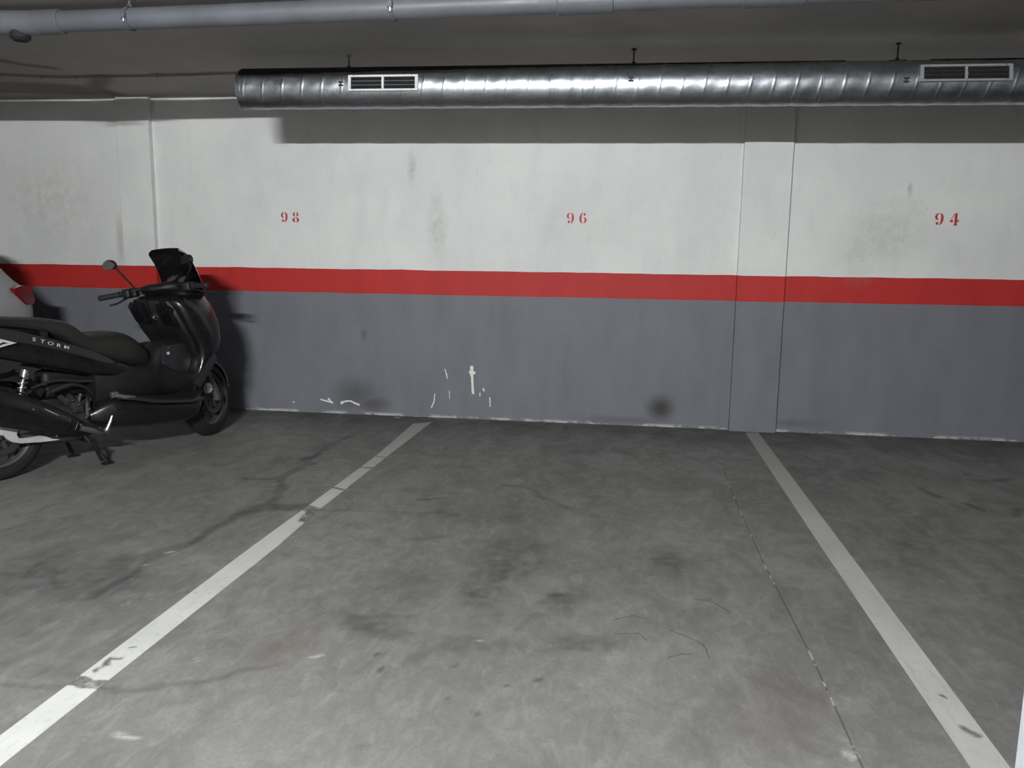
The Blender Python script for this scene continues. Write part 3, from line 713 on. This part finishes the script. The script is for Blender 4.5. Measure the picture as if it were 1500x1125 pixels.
for sy in (1, -1):
    if sy == 1: bm, g0_, g1_ = mirror(1.160, .372, 1.215, -.45, 1, Vector((1.125, .175, 1.045)))
    else: bm, g0_, g1_ = mirror(1.07, -.262, 1.175, 2.5, -1, Vector((1.125, -.175, 1.045)))
    mo = SB('mirror', bm, M_MAT, lab='left rear-view mirror' if sy == 1 else 'right rear-view mirror seen past the screen')
    bm = NB(); loft(bm, [g0_, g1_]); SB('mirror_glass', bm, M_MIR, mo)

# front fairing: horizontal sections
bm = NB(); st = [(.33, 1.185, 1.235, .195), (.42, 1.19, 1.265, .215), (.50, 1.205, 1.33, .235), (.58, 1.225, 1.40, .240), (.66, 1.205, 1.475, .248), (.74, 1.155, 1.49, .252), (.82, 1.115, 1.475, .250),
      (.90, 1.080, 1.445, .240), (.955, 1.065, 1.415, .212), (.985, 1.10, 1.40, .165), (1.0, 1.16, 1.36, .11)]
rings = []
for z, xb, xf, w in interp(st, 4):
    ring = []
    for i in range(40):
        a = 2*math.pi*i/40; c_, s_ = math.cos(a), math.sin(a)
        mid = xb + (xf-xb)*.35
        if c_ >= 0: x = mid+(xf-mid)*c_**.9; y = w*sgnp(s_, .85)
        else: x = mid+(mid-xb)*sgnp(c_, .45); y = w*sgnp(s_, .55)
        ring.append(Vector((x, y, z)))
    rings.append(ring)
loft(bm, rings); ff = B('front_fairing', bm, M_BLK)
# leg shield inner panel, slightly behind the fairing, with glove boxes and lock
bm = NB(); rings = []
for z, xb, w in interp([(.60, 1.215, .20), (.68, 1.18, .225), (.76, 1.125, .232), (.84, 1.085, .225), (.90, 1.058, .205), (.95, 1.045, .17)], 3):
    rings.append([Vector((xb+dx, y*w, z)) for y, dx in ((-1, .012), (-.92, -.004), (-.6, -.004), (-.35, .018), (0, -.012), (.35, .018), (.6, -.004), (.92, -.004), (1, .012), (.9, .05), (-.9, .05))])
loft(bm, rings); ls = B('leg_shield', bm, M_MAT)
for sy in (-1, 1):
    bm = NB(); prism(bm, [(sy*.075, .80), (sy*.19, .80), (sy*.205, .905), (sy*.16, .935), (sy*.075, .93)], 1.028, 1.075, .008, axis=0)
    for v in bm.verts: v.co.x += (.90-v.co.z)*.45
    B('glove_box_lid', bm, M_BLK, ls)
bm = NB(); tube(bm, [(1.085, 0, .835), (1.062, 0, .842)], [.022, .020], 16); tube(bm, [(1.064, 0, .841), (1.058, 0, .843)], .010, 10); B('ignition_lock', bm, M_CHR, ls)
# raised blade along each flank of the fairing
for sy in (-1, 1):
    bm = NB(); path = interp([(1.135, .955, .228, .018), (1.20, .90, .250, .030), (1.26, .82, .256, .036), (1.31, .74, .250, .038), (1.36, .66, .222, .032), (1.39, .60, .19, .014)], 4)
    loft(bm, [[Vector((x, sy*(y+dy), z+hh*q)) for q, dy in ((1, -.012), (.6, .006), (0, .012), (-.6, .006), (-1, -.012), (0, -.02))] for x, z, y, hh in path]); B('side_blade', bm, M_PAN, ff)
    bm = NB(); prism(bm, [(1.31, .645), (1.375, .66), (1.395, .63), (1.36, .60), (1.32, .61)], sy*.19, sy*.226, .004); B('turn_signal', bm, M_SMK, ff)
    bm = NB(); loft(bm, [[Vector((x, sy*y, z)) for x, y, z in ((1.465+d, .03, .76), (1.42+d, .13, .78), (1.36+d, .185, .82), (1.36+d, .18, .76), (1.42+d, .11, .71), (1.46+d, .03, .70))] for d in (-.02, .024)]); B('headlight', bm, M_LENS, ff)
# windscreen
bm = NB(); nu, nv = 20, 16; G = {}
for side, off in ((0, 0), (1, .004)):
    for j in range(nv+1):
        v = j/nv
        hw = .212 - .012*v - .010*math.sin(math.pi*v) - .07*max(0, (v-.86)/.14)**2; zt = .985 + v*.300
        for i in range(nu+1):
            u = -1+2*i/nu
            x = 1.415 - .165*v**1.1 + .02*math.sin(math.pi*v) - (.115 - .04*v)*u*u + off; z = zt - .016*(abs(u)**2.5)*v
            G[side, i, j] = bm.verts.new((x, u*hw, z))
for j in range(nv):
    for i in range(nu):
        bm.faces.new((G[0, i, j], G[0, i+1, j], G[0, i+1, j+1], G[0, i, j+1])); bm.faces.new((G[1, i, j], G[1, i, j+1], G[1, i+1, j+1], G[1, i+1, j]))
edge = [(i, 0) for i in range(nu)] + [(nu, j) for j in range(nv)] + [(i, nv) for i in range(nu, 0, -1)] + [(0, j) for j in range(nv, 0, -1)]
for a, b in zip(edge, edge[1:]+edge[:1]): bm.faces.new((G[0, a[0], a[1]], G[1, a[0], a[1]], G[1, b[0], b[1]], G[0, b[0], b[1]]))
ws = B('windscreen', bm, M_SCR, lab='tall smoked windscreen')
for sy in (-1, 1):
    bm = NB(); tube(bm, [(1.333, sy*.09, 1.10), (1.345, sy*.09, 1.10)], .006, 10); B('screen_bolt', bm, M_CHR, ws)
bm = NB(); box(bm, (1.150, .125, 1.028), (1.162, .165, 1.040), .003, 1, None); B('key_tag', bm, M_LET, None, 'small white tag by the handlebar')
# instrument panel and dash
bm = NB(); loft_x(bm, [(1.14, 1.00, .95, .14), (1.20, 1.035, .95, .165), (1.27, 1.065, .95, .165), (1.33, 1.075, .95, .15), (1.37, 1.05, .95, .12), (1.40, 1.00, .95, .10)], .7, 26, 3); dsh = B('dashboard', bm, M_MAT)
bm = NB(); Md = Matrix.Translation((1.265, 0, 1.078)) @ Matrix.Rotation(-.55, 4, 'Y'); box(bm, (-.045, -.095, -.012), (.045, .095, .006), .012, 3, Md); ip = B('instrument_panel', bm, M_BLK, dsh)
for y in (-.055, .055):
    bm = NB(); tube(bm, [Md @ Vector((0, y, .004)), Md @ Vector((0, y, .009))], .034, 24); B('gauge', bm, simple('gauge_face', (.10, .075, .06), .15) if y < 0 else bpy.data.materials['gauge_face'], ip)

# seat
bm = NB(); loft_x(bm, [(-.36, .885, .86, .06), (-.30, .905, .845, .11), (-.15, .912, .835, .145), (.02, .905, .825, .155), (.20, .892, .80, .158), (.36, .876, .765, .155), (.45, .848, .70, .155), (.52, .79, .66, .155), (.58, .772, .63, .160),
      (.68, .778, .60, .166), (.78, .770, .565, .162), (.87, .720, .55, .136), (.94, .655, .545, .100), (.99, .600, .545, .055)], .62, 32, 4)
B('seat', bm, M_SEAT)
# tail body
bm = NB(); loft_x(bm, [(-.46, .86, .80, .04), (-.38, .872, .74, .10), (-.2, .868, .70, .150), (0, .855, .675, .172), (.15, .825, .635, .182), (.30, .79, .595, .188), (.42, .745, .565, .19), (.56, .675, .53, .186), (.68, .625, .50, .172), (.80, .58, .47, .15), (.90, .56, .44, .12)], .45, 32, 4)
B('tail_body', bm, M_BLK)
for sy in (-1, 1):
    bm = NB(); rings = []
    for x, zt, zb in interp([(-.40, .862, .80), (-.2, .868, .795), (.02, .856, .785), (.20, .808, .742), (.36, .752, .692), (.50, .70, .642), (.60, .652, .602), (.68, .607, .592)], 4):
        w = .186 - max(0, -.05-x)*.28 - max(0, x-.52)*.12
        rings.append([Vector((x, sy*(w+dy), z)) for z, dy in ((zt, -.018), (zt-.006, .004), (zb+.006, .014), (zb, .006), ((zt+zb)/2, -.03))])
    loft(bm, rings); sp_ = B('side_panel', bm, M_PAN, lab='anthracite %s side panel' % ('right' if sy < 0 else 'left'))
    # lettering along the panel
    for ch_i, ch in enumerate('STORM'):
        cu = bpy.data.curves.new('t', 'FONT'); cu.body = ch; cu.size = .029; cu.extrude = .0012; cu.align_x = 'CENTER'; cu.shear = .12; cu.offset = .0001
        to = bpy.data.objects.new('t', cu); COL.objects.link(to); dg = bpy.context.evaluated_depsgraph_get(); me = bpy.data.meshes.new_from_object(to.evaluated_get(dg)); bpy.data.objects.remove(to)
        bm = NB(); bm.from_mesh(me); bpy.data.meshes.remove(me)
        k = ch_i if sy < 0 else 4-ch_i; x = .180 + k*.044; z = .776 - (x-.180)*.335 - .003
        for v in bm.verts:
            px, py_, pz_ = v.co.x*1.45, v.co.y, v.co.z; a = .32
            if sy > 0: px = -px
            zz = z+py_*math.cos(a)-(px)*math.sin(a); 
            v.co = Vector((x+px*math.cos(a)+py_*math.sin(a)*.2, sy*(.2025+pz_ + (.001 if zz > z+.012 else .0025)), zz))
        B('letter', bm, M_LET, sp_, smooth=False)
    bm = NB(); prism(bm, [(.092, .770), (.0, .800), (-.06, .812), (-.05, .735), (.0, .754)], sy*.190, sy*.2065, .001); em = B('emblem', bm, M_LET, sp_, 'white arrowhead emblem')
    bm = NB(); prism(bm, [(.045, .772), (.02, .781), (.0, .772), (-.025, .790), (-.03, .775), (-.005, .762), (.02, .770)], sy*.2068, sy*.2078); B('emblem_mark', bm, M_BLK, em)
    # grab rail
    bm = NB(); rail = smooth_path([(-.34, sy*.13, .895), (-.22, sy*.172, .893), (-.05, sy*.190, .880), (.10, sy*.192, .862), (.21, sy*.188, .838), (.27, sy*.172, .812)], 5); tube(bm, rail, .011, 12)
    prism(bm, [(.215, .845), (.262, .832), (.275, .785), (.235, .79)], sy*.168, sy*.186, .003); prism(bm, [(-.26, .90), (-.2, .895), (-.2, .85), (-.26, .855)], sy*.15, sy*.17, .003)
    B('grab_rail', bm, M_MAT)
# tail light and rear mudguard
bm = NB(); loft_x(bm, [(-.50, .83, .80, .05), (-.46, .85, .775, .09), (-.40, .86, .765, .115)], .6, 20, 2); B('tail_light', bm, M_RLENS)
bm = NB(); rings = []
for i in range(14):
    a = math.radians(40+125*i/13); r = .33 + .02*math.sin(math.pi*i/13); x, z = RW.x+math.cos(a)*r, RW.z+math.sin(a)*r; nx, nz = math.cos(a), math.sin(a)
    rings.append([Vector((x+nx*dr, y*.085, z+nz*dr)) for y, dr in ((-1, -.05), (-.9, 0), (0, .012), (.9, 0), (1, -.05), (.85, -.05), (.8, -.01), (0, 0), (-.8, -.01), (-.85, -.05))])
loft(bm, rings); B('rear_mudguard', bm, M_MAT)
bm = NB(); prism(bm, [(.14, .655), (-.02, .70), (-.20, .71), (-.36, .74), (-.42, .66), (-.22, .625), (-.02, .605), (.06, .615)], -.150, -.168, .006); prism(bm, [(.14, .655), (-.02, .70), (-.20, .71), (-.36, .74), (-.42, .66), (-.22, .625), (-.02, .605), (.06, .615)], .150, .168, .006)
B('under_tail_cover', bm, M_PAN)

# central tunnel and floor boards
bm = NB(); loft_x(bm, [(.55, .60, .34, .150), (.70, .59, .34, .175), (.86, .575, .33, .165), (.96, .575, .32, .135), (1.03, .655, .32, .115), (1.10, .690, .32, .118), (1.20, .690, .32, .125), (1.27, .66, .33, .12)], .6, 30, 4)
tn = B('centre_tunnel', bm, M_MAT)
for sy in (-1, 1):
    bm = NB(); prism(bm, [(1.015, .635), (1.045, .672), (1.19, .674), (1.245, .58), (1.20, .475), (1.10, .50), (1.02, .55)], sy*.112, sy*.140, .010); B('tunnel_side_panel', bm, M_PAN, tn)
bm = NB(); tube(bm, [(1.062, -.139, .655), (1.062, -.144, .655)], .005, 10); B('screw_cap', bm, M_STEEL, tn)
bm = NB(); tube(bm, [(1.055, -.139, .620), (1.055, -.146, .620)], .010, 14)
B('round_badge', bm, M_LET, tn, 'small silver round badge')
bm = NB(); loft_x(bm, [(.50, .33, .26, .16), (.60, .40, .22, .215), (.70, .41, .195, .245), (.85, .375, .18, .262), (1.0, .35, .172, .265), (1.12, .335, .175, .258), (1.20, .335, .20, .235), (1.25, .34, .25, .20)], .5, 32, 4)
bf = B('belly_fairing', bm, M_BLK)
for sy in (-1, 1):
    bm = NB(); tube(bm, smooth_path([(.62, sy*.245, .405), (.72, sy*.268, .385), (.85, sy*.281, .352), (1.0, sy*.284, .330), (1.12, sy*.278, .318), (1.22, sy*.250, .315)], 4), .011, 10)
    B('footboard_edge', bm, M_PAN, bf)
    bm = NB(); loft(bm, [[Vector((x, sy*y, z+q)) for y, q in ((.10, 0), (w, -.006), (w, -.020), (.10, -.02))] for x, z, w in ((.66, .415, .245), (.80, .385, .268), (1.0, .352, .274), (1.12, .345, .268), (1.22, .365, .24), (1.29, .44, .20))]); fb = B('footboard', bm, M_MAT)
    bm = NB(); prism(bm, [(1.16, .415), (1.20, .385), (1.345, .56), (1.33, .60), (1.29, .575)], sy*.218, sy*.262, .012); B('lower_flank_panel', bm, M_PAN, ff)
    # passenger peg folded against the body
    bm = NB(); tube(bm, [(.60, sy*.235, .425), (.655, sy*.255, .405), (.72, sy*.262, .392)], [.012, .014, .010], 12); box(bm, (.585, sy*.235-.015, .405), (.625, sy*.235+.015, .44), .005); B('passenger_peg', bm, M_STEEL)

# engine, swing arm, exhaust
bm = NB(); loft_x(bm, [(.10, .36, .20, .05), (.20, .38, .18, .11), (.34, .40, .155, .135), (.46, .39, .15, .14), (.56, .36, .17, .12), (.64, .33, .20, .08)], .6, 24, 3)
en = B('engine', bm, M_ENG)
bm = NB()
for k in range(7): box(bm, (.44+k*.020, -.10, .30-.004*k), (.448+k*.020, .10, .43-.006*k), .003, 1)
box(bm, (.42, -.07, .32), (.58, .07, .41), .01); B('cylinder_fins', bm, M_ENG, en)
bm = NB()
for a, b_, r in (((.34, -.13, .44), (.42, -.135, .36), .016), ((.42, -.135, .36), (.50, -.13, .395), .014), ((.385, -.14, .445), (.43, -.145, .40), .010), ((.50, -.13, .395), (.50, -.13, .30), .018), ((.46, -.14, .44), (.44, -.14, .38), .012)):
    tube(bm, [a, b_], r, 10)
box(bm, (.40, -.155, .33), (.47, -.125, .40), .012); box(bm, (.36, -.15, .385), (.40, -.13, .43), .008); B('bracket', bm, M_ENG, en)
bm = NB(); tube(bm, smooth_path([(.30, -.12, .47), (.40, -.14, .50), (.50, -.12, .47), (.56, -.10, .42)], 5), .010, 8); tube(bm, smooth_path([(.20, -.10, .50), (.33, -.11, .53), (.47, -.12, .51), (.60, -.13, .50)], 5), .008, 8); B('hose', bm, M_TYRE, en)
for x, y, z in ((.50, -.145, .345), (.475, -.150, .30), (.43, -.157, .385), (.56, -.125, .36), (.40, -.152, .41), (.30, -.14, .22), (.565, -.122, .20)):
    bm = NB(); tube(bm, [(x, y+.006, z), (x, y-.006, z)], .0065, 6); B('bolt', bm, M_CHR, en)
bm = NB(); box(bm, (.30, -.06, .42), (.62, .06, .58), .03, 3); B('airbox', bm, M_MAT)
bm = NB(); loft_x(bm, [(-.08, .31, .24, .035), (.02, .33, .20, .050), (.20, .36, .17, .058), (.40, .38, .16, .060), (.50, .36, .18, .05)], .55, 20, 3, y0=.15); B('belt_case', bm, M_ENG)
bm = NB(); prism(bm, [(.005, .325), (-.02, .30), (.0, .275), (.03, .275), (.045, .245), (.075, .222), (.12, .207), (.22, .196), (.31, .190), (.345, .186), (.315, .205), (.28, .222), (.22, .234), (.165, .232), (.135, .228), (.105, .236), (.092, .262), (.105, .290), (.125, .305), (.09, .318), (.04, .315)], -.118, -.098, .004); B('swing_arm', bm, M_ALU, lab='bare aluminium swing arm')
bm = NB(); box(bm, (.115, -.122, .262), (.165, -.085, .305), .008); tube(bm, [(.145, -.118, .285), (.145, -.130, .285)], .008, 8); tube(bm, [(.125, -.118, .270), (.125, -.128, .270)], .006, 8); B('rear_caliper', bm, M_STEEL)
bm = NB(); rings = []
ax0, ax1 = Vector((.40, -.195, .262)), Vector((-.46, -.215, .620))
d = (ax1-ax0).normalized(); up = Vector((-d.z, 0, d.x))*-1
if up.z < 0: up = -up
sd = d.cross(up)
for t, h, w in interp([(0, .020, .02), (.02, .040, .032), (.10, .062, .048), (.28, .086, .060), (.55, .098, .068), (.85, .096, .068), (.96, .090, .064), (1.0, .075, .055)], 3):
    c0 = ax0.lerp(ax1, t); rings.append([c0 + up*(h*sgnp(math.sin(q), .7)) + sd*(w*sgnp(math.cos(q), .75)) for q in [2*math.pi*k/28 for k in range(28)]])
loft(bm, rings); mu = B('muffler', bm, M_MAT)
bm = NB(); rings = []
for t, h in interp([(.10, .040), (.3, .058), (.6, .070), (.88, .066)], 3):
    c0 = ax0.lerp(ax1, t) + Vector((0, -.052-.02*min(1, t*2), 0)); rings.append([c0+up*h*.9+Vector((0, .006, 0)), c0+up*h*.3+Vector((0, -.012, 0)), c0-up*h*.5+Vector((0, -.012, 0)), c0-up*h*.95+Vector((0, .008, 0)), c0+Vector((0, .02, 0))])
loft(bm, rings); B('heat_shield', bm, M_BLK, mu)
def on(t, u_, out): return ax0.lerp(ax1, t) + up*u_ + Vector((0, -out, 0))
for a, b_ in ((on(.20, .030, .083), on(.30, .046, .090)), (on(.06, -.022, .062), on(.055, .022, .062))):
    bm = NB(); tube(bm, [a, b_], .0032, 8); B('trim_strip', bm, M_CHR, mu)
for p_ in (on(.37, .03, .096), on(.035, .012, .06), on(.75, .03, .10)):
    bm = NB(); tube(bm, [p_, p_+Vector((0, -.006, 0))], .006, 8); B('bolt', bm, M_CHR, mu)
bm = NB(); tube(bm, smooth_path([(.39, -.195, .262), (.46, -.185, .235), (.53, -.165, .205), (.58, -.12, .195), (.60, -.05, .23)], 5), .018, 12); B('exhaust_header', bm, M_STEEL)
bm = NB(); tube(bm, [(.565, -.205, .215), (.590, -.207, .265), (.612, -.208, .322)], [.012, .010, .006], 10); tube(bm, [(.555, -.20, .205), (.575, -.20, .222)], .016, 10); B('bracket_arm', bm, M_STEEL)
# shocks
for sy in (-1, 1):
    a, b_ = Vector((.150, sy*.155, .615)), Vector((.065, sy*.150, .315))
    bm = NB(); tube(bm, [a, a.lerp(b_, .12)], .020, 14); tube(bm, [a.lerp(b_, .1), a.lerp(b_, .6)], .009, 12); tube(bm, [a.lerp(b_, .55), b_], .017, 14); sh = B('shock_absorber', bm, M_STEEL)
    bm = NB(); tube(bm, [a.lerp(b_, .06), a.lerp(b_, .09)], .027, 16); B('spring_seat', bm, M_CHR, sh)
    bm = NB(); n = 140; dd_ = (b_-a).normalized(); e1 = Vector((0, 1, 0)); e2 = dd_.cross(e1)
    tube(bm, [a.lerp(b_, .10+.70*i/n) + (e1*math.cos(8.5*2*math.pi*i/n)+e2*math.sin(8.5*2*math.pi*i/n))*.023 for i in range(n+1)], .0042, 6); B('spring', bm, M_CHR, sh)
# centre stand
bm = NB()
for sy in (-1, 1):
    tube(bm, smooth_path([(.47, sy*.10, .215), (.50, sy*.125, .15), (.545, sy*.155, .075), (.575, sy*.17, .014)], 4), .012, 10)
    box(bm, (.545, sy*.17-.018, 0), (.615, sy*.17+.018, .012), .004, 1)
tube(bm, [(.50, -.125, .15), (.50, .125, .15)], .010, 10); tube(bm, [(.47, -.12, .215), (.47, .12, .215)], .013, 10)
prism(bm, [(.485, .16), (.515, .165), (.565, .03), (.545, .02)], -.150, -.165, .003)
B('centre_stand', bm, M_MAT)

# ------------------------------------------------------------------ parked car (reversed into the next bay)
M_CAR = simple('silver_car_paint', (.30, .305, .315), .40, 0, coat=0)
M_GLS = simple('dark_car_glass', (.010, .011, .012), .06)
M_TRM = simple('black_car_trim', (.012, .012, .012), .5)
CX, CY = -4.985, -.86          # centre line and rearmost point; the nose points towards -Y
car = empty('parked_car', (CX, CY, 0)); tag(car, 'silver hatchback reversed up to the wall at the left edge behind the scooter', 'car')
# stations: y (0 = tail, negative = forward), half width low, z belt, z roof, half width roof
ST = [(0.0, .60, .34, .78, .80, .60), (-.02, .74, .27, .90, .93, .72), (-.07, .83, .24, .955, .985, .78), (-.16, .87, .22, .97, 1.075, .745), (-.28, .885, .20, .975, 1.225, .71), (-.42, .89, .20, .975, 1.375, .675), (-.55, .895, .20, .975, 1.45, .645), (-.75, .90, .20, .97, 1.475, .63),
      (-1.3, .905, .20, .96, 1.475, .62), (-1.9, .905, .20, .95, 1.46, .62), (-2.35, .90, .20, .945, 1.37, .62), (-2.75, .895, .20, .94, 1.15, .66), (-3.0, .885, .20, .93, .985, .72), (-3.3, .87, .20, .88, .92, .72), (-3.6, .83, .22, .80, .84, .68), (-3.8, .72, .26, .70, .73, .58), (-3.86, .60, .32, .62, .64, .5)]
def carring(s):
    y, w, z0, zb, zr, wr = s
    half = [(w*.80, z0), (w*.97, z0+.05), (w, z0+(zb-z0)*.45), (w, zb-.10), (w*.975, zb-.02), (w*.955, zb+.01)]
    top = [(wr+(w*.955-wr)*.5, zb+.01+(zr-zb)*.5), (wr+.012, zr-.045*min(1, (zr-zb)/.3)), (wr*.92, zr-.012), (wr*.5, zr+.008), (0, zr+.012)]
    R_ = half + top
    return [Vector((x, y, z)) for x, z in R_] + [Vector((-x, y, z)) for x, z in R_[::-1][1:]]
SR = interp(ST, 3); SR = [tuple(v) for v in SR]
bmb, bmg, bms, bmw = NB(), NB(), NB(), NB(); rs = [carring(s_) for s_ in SR]; n = len(rs[0])
for bm_, sel in ((bmb, 'body'), (bmg, 'rear'), (bms, 'side'), (bmw, 'front')):
    V_ = [[bm_.verts.new(p) for p in r_] for r_ in rs]
    for k in range(len(rs)-1):
        ym = (SR[k][0]+SR[k+1][0])/2
        for i in range(n):
            j = (i+1) % n; kind = 'body'
            side_i = i in (5, 6) or i in (n-1-7, n-1-6)  # glass band indices
            topi = 7 <= i <= n-1-8
            if i in (5, 6) and -2.55 < ym < -.62: kind = 'side'
            if i in (n-8, n-7) and -2.55 < ym < -.62: kind = 'side'
            if 8 <= i <= n-10 and -.50 < ym < -.14: kind = 'rear'
            if 7 <= i <= n-9 and -2.95 < ym < -2.10: kind = 'front'
            if kind == sel: bm_.faces.new((V_[k][i], V_[k][j], V_[k+1][j], V_[k+1][i]))
    if sel == 'body': bm_.faces.new(V_[0]); bm_.faces.new(V_[-1][::-1])
    for v in [v for v in bm_.verts if not v.link_faces]: bm_.verts.remove(v)
def carp(name, bm, mat, parent=None, lab=None, angle=40):
    o = obj(name, bm, mat, parent or car, True, angle)
    if lab: o['label'] = lab
    return o
def carp_side(bm):
    for sx in (1, -1):
        b2 = bm.copy(); bmesh.ops.delete(b2, geom=[f for f in b2.faces if f.calc_center_median().x*sx < 0], context='FACES'); carp('side_window', b2, M_GLS)
    bm.free()
carp('body', bmb, M_CAR, angle=50); carp('rear_window', bmg, M_GLS); carp_side(bms); carp('windshield', bmw, M_GLS)
for sx in (1, -1):
    bm = NB(); P_ = [(-.085, 1.01), (-.20, 1.02), (-.29, 1.0), (-.28, .965), (-.19, .885), (-.07, .875), (-.05, .92)]
    a = [bm.verts.new((sx*(.842 if y > -.1 else .886), y, z)) for y, z in P_]; b2 = [bm.verts.new((sx*(.74), y-.0, z)) for y, z in P_]
    bm.faces.new(a); bm.faces.new(b2[::-1])
    for i in range(len(P_)): bm.faces.new((a[i], b2[i], b2[(i+1) % len(P_)], a[(i+1) % len(P_)]))
    bmesh.ops.bevel(bm, geom=[e for e in bm.edges], offset=.008, segments=2, affect='EDGES')
    tl = carp('tail_lamp', bm, M_RLENS)
bm = NB(); tube(bm, [(sx_, y, z) for sx_, y, z in ((-.66, -.43, 1.37), (-.60, -.44, 1.405), (.60, -.44, 1.405), (.67, -.43, 1.37), (.705, -.33, 1.275), (.72, -.29, 1.225))], [.012, .02, .02, .018, .014, .006], 10); carp('rear_window_trim', bm, M_TRM)
bm = NB(); box(bm, (-.80, -.22, .30), (.80, .035, .60), .05, 4); carp('rear_bumper', bm, M_CAR)
bm = NB(); box(bm, (-.26, .033, .42), (.26, .040, .53), .004, 1); carp('licence_plate', bm, M_LET)
def carwheel(x, y):
    bm = NB(); rings = []
    prof = [(.20, -.09), (.27, -.105), (.305, -.09), (.315, -.05), (.315, .05), (.305, .09), (.27, .105), (.20, .09)]
    for k in range(40):
        a = 2*math.pi*k/40; rings.append([Vector((x+q, y+r*math.cos(a), .315+r*math.sin(a))) for r, q in prof])
    loft(bm, rings, cap=False, closed=True); w_ = carp('wheel', bm, M_TYRE)
    bm = NB(); s_ = 1 if x > 0 else -1
    for k in range(10):
        a = 2*math.pi*k/10; tube(bm, [(x+s_*.075, y+.03*math.cos(a), .315+.03*math.sin(a)), (x+s_*.085, y+.2*math.cos(a), .315+.2*math.sin(a))], .014, 6)
    tube(bm, [(x+s_*.04, y, .315), (x+s_*.06, y, .315)], .2, 32); tube(bm, [(x+s_*.05, y, .315), (x+s_*.095, y, .315)], .04, 16); carp('hubcap', bm, M_CAR, w_)
    bm = NB(); rings = []
    for k in range(21):
        a = math.pi*k/20; rings.append([Vector((x+s_*q, y+r*math.cos(a), .315+r*math.sin(a))) for r, q in ((.345, .105), (.375, .105), (.375, -.02), (.345, -.02))])
    loft(bm, rings); carp('wheel_arch', bm, M_TRM)
for x in (-.80, .80):
    for y in (-.72, -3.12): carwheel(x, y)
for sx in (1, -1):
    bm = NB(); tube(bm, [(sx*.905, -1.55, .80), (sx*.925, -1.57, .80), (sx*.925, -1.68, .80), (sx*.905, -1.70, .80)], .010, 8); carp('door_handle', bm, M_CAR)
    bm = NB(); box(bm, (sx*.98-.09, -2.50, .93), (sx*.98+.09, -2.38, 1.06), .03, 3); box(bm, (sx*.90-.04, -2.46, .92), (sx*.90+.04, -2.42, .96), .01, 1); carp('door_mirror', bm, M_CAR)
    bm = NB(); box(bm, (sx*.70-.13, -3.80, .60), (sx*.70+.13, -3.62, .70), .03, 3); carp('headlight', bm, M_LENS)
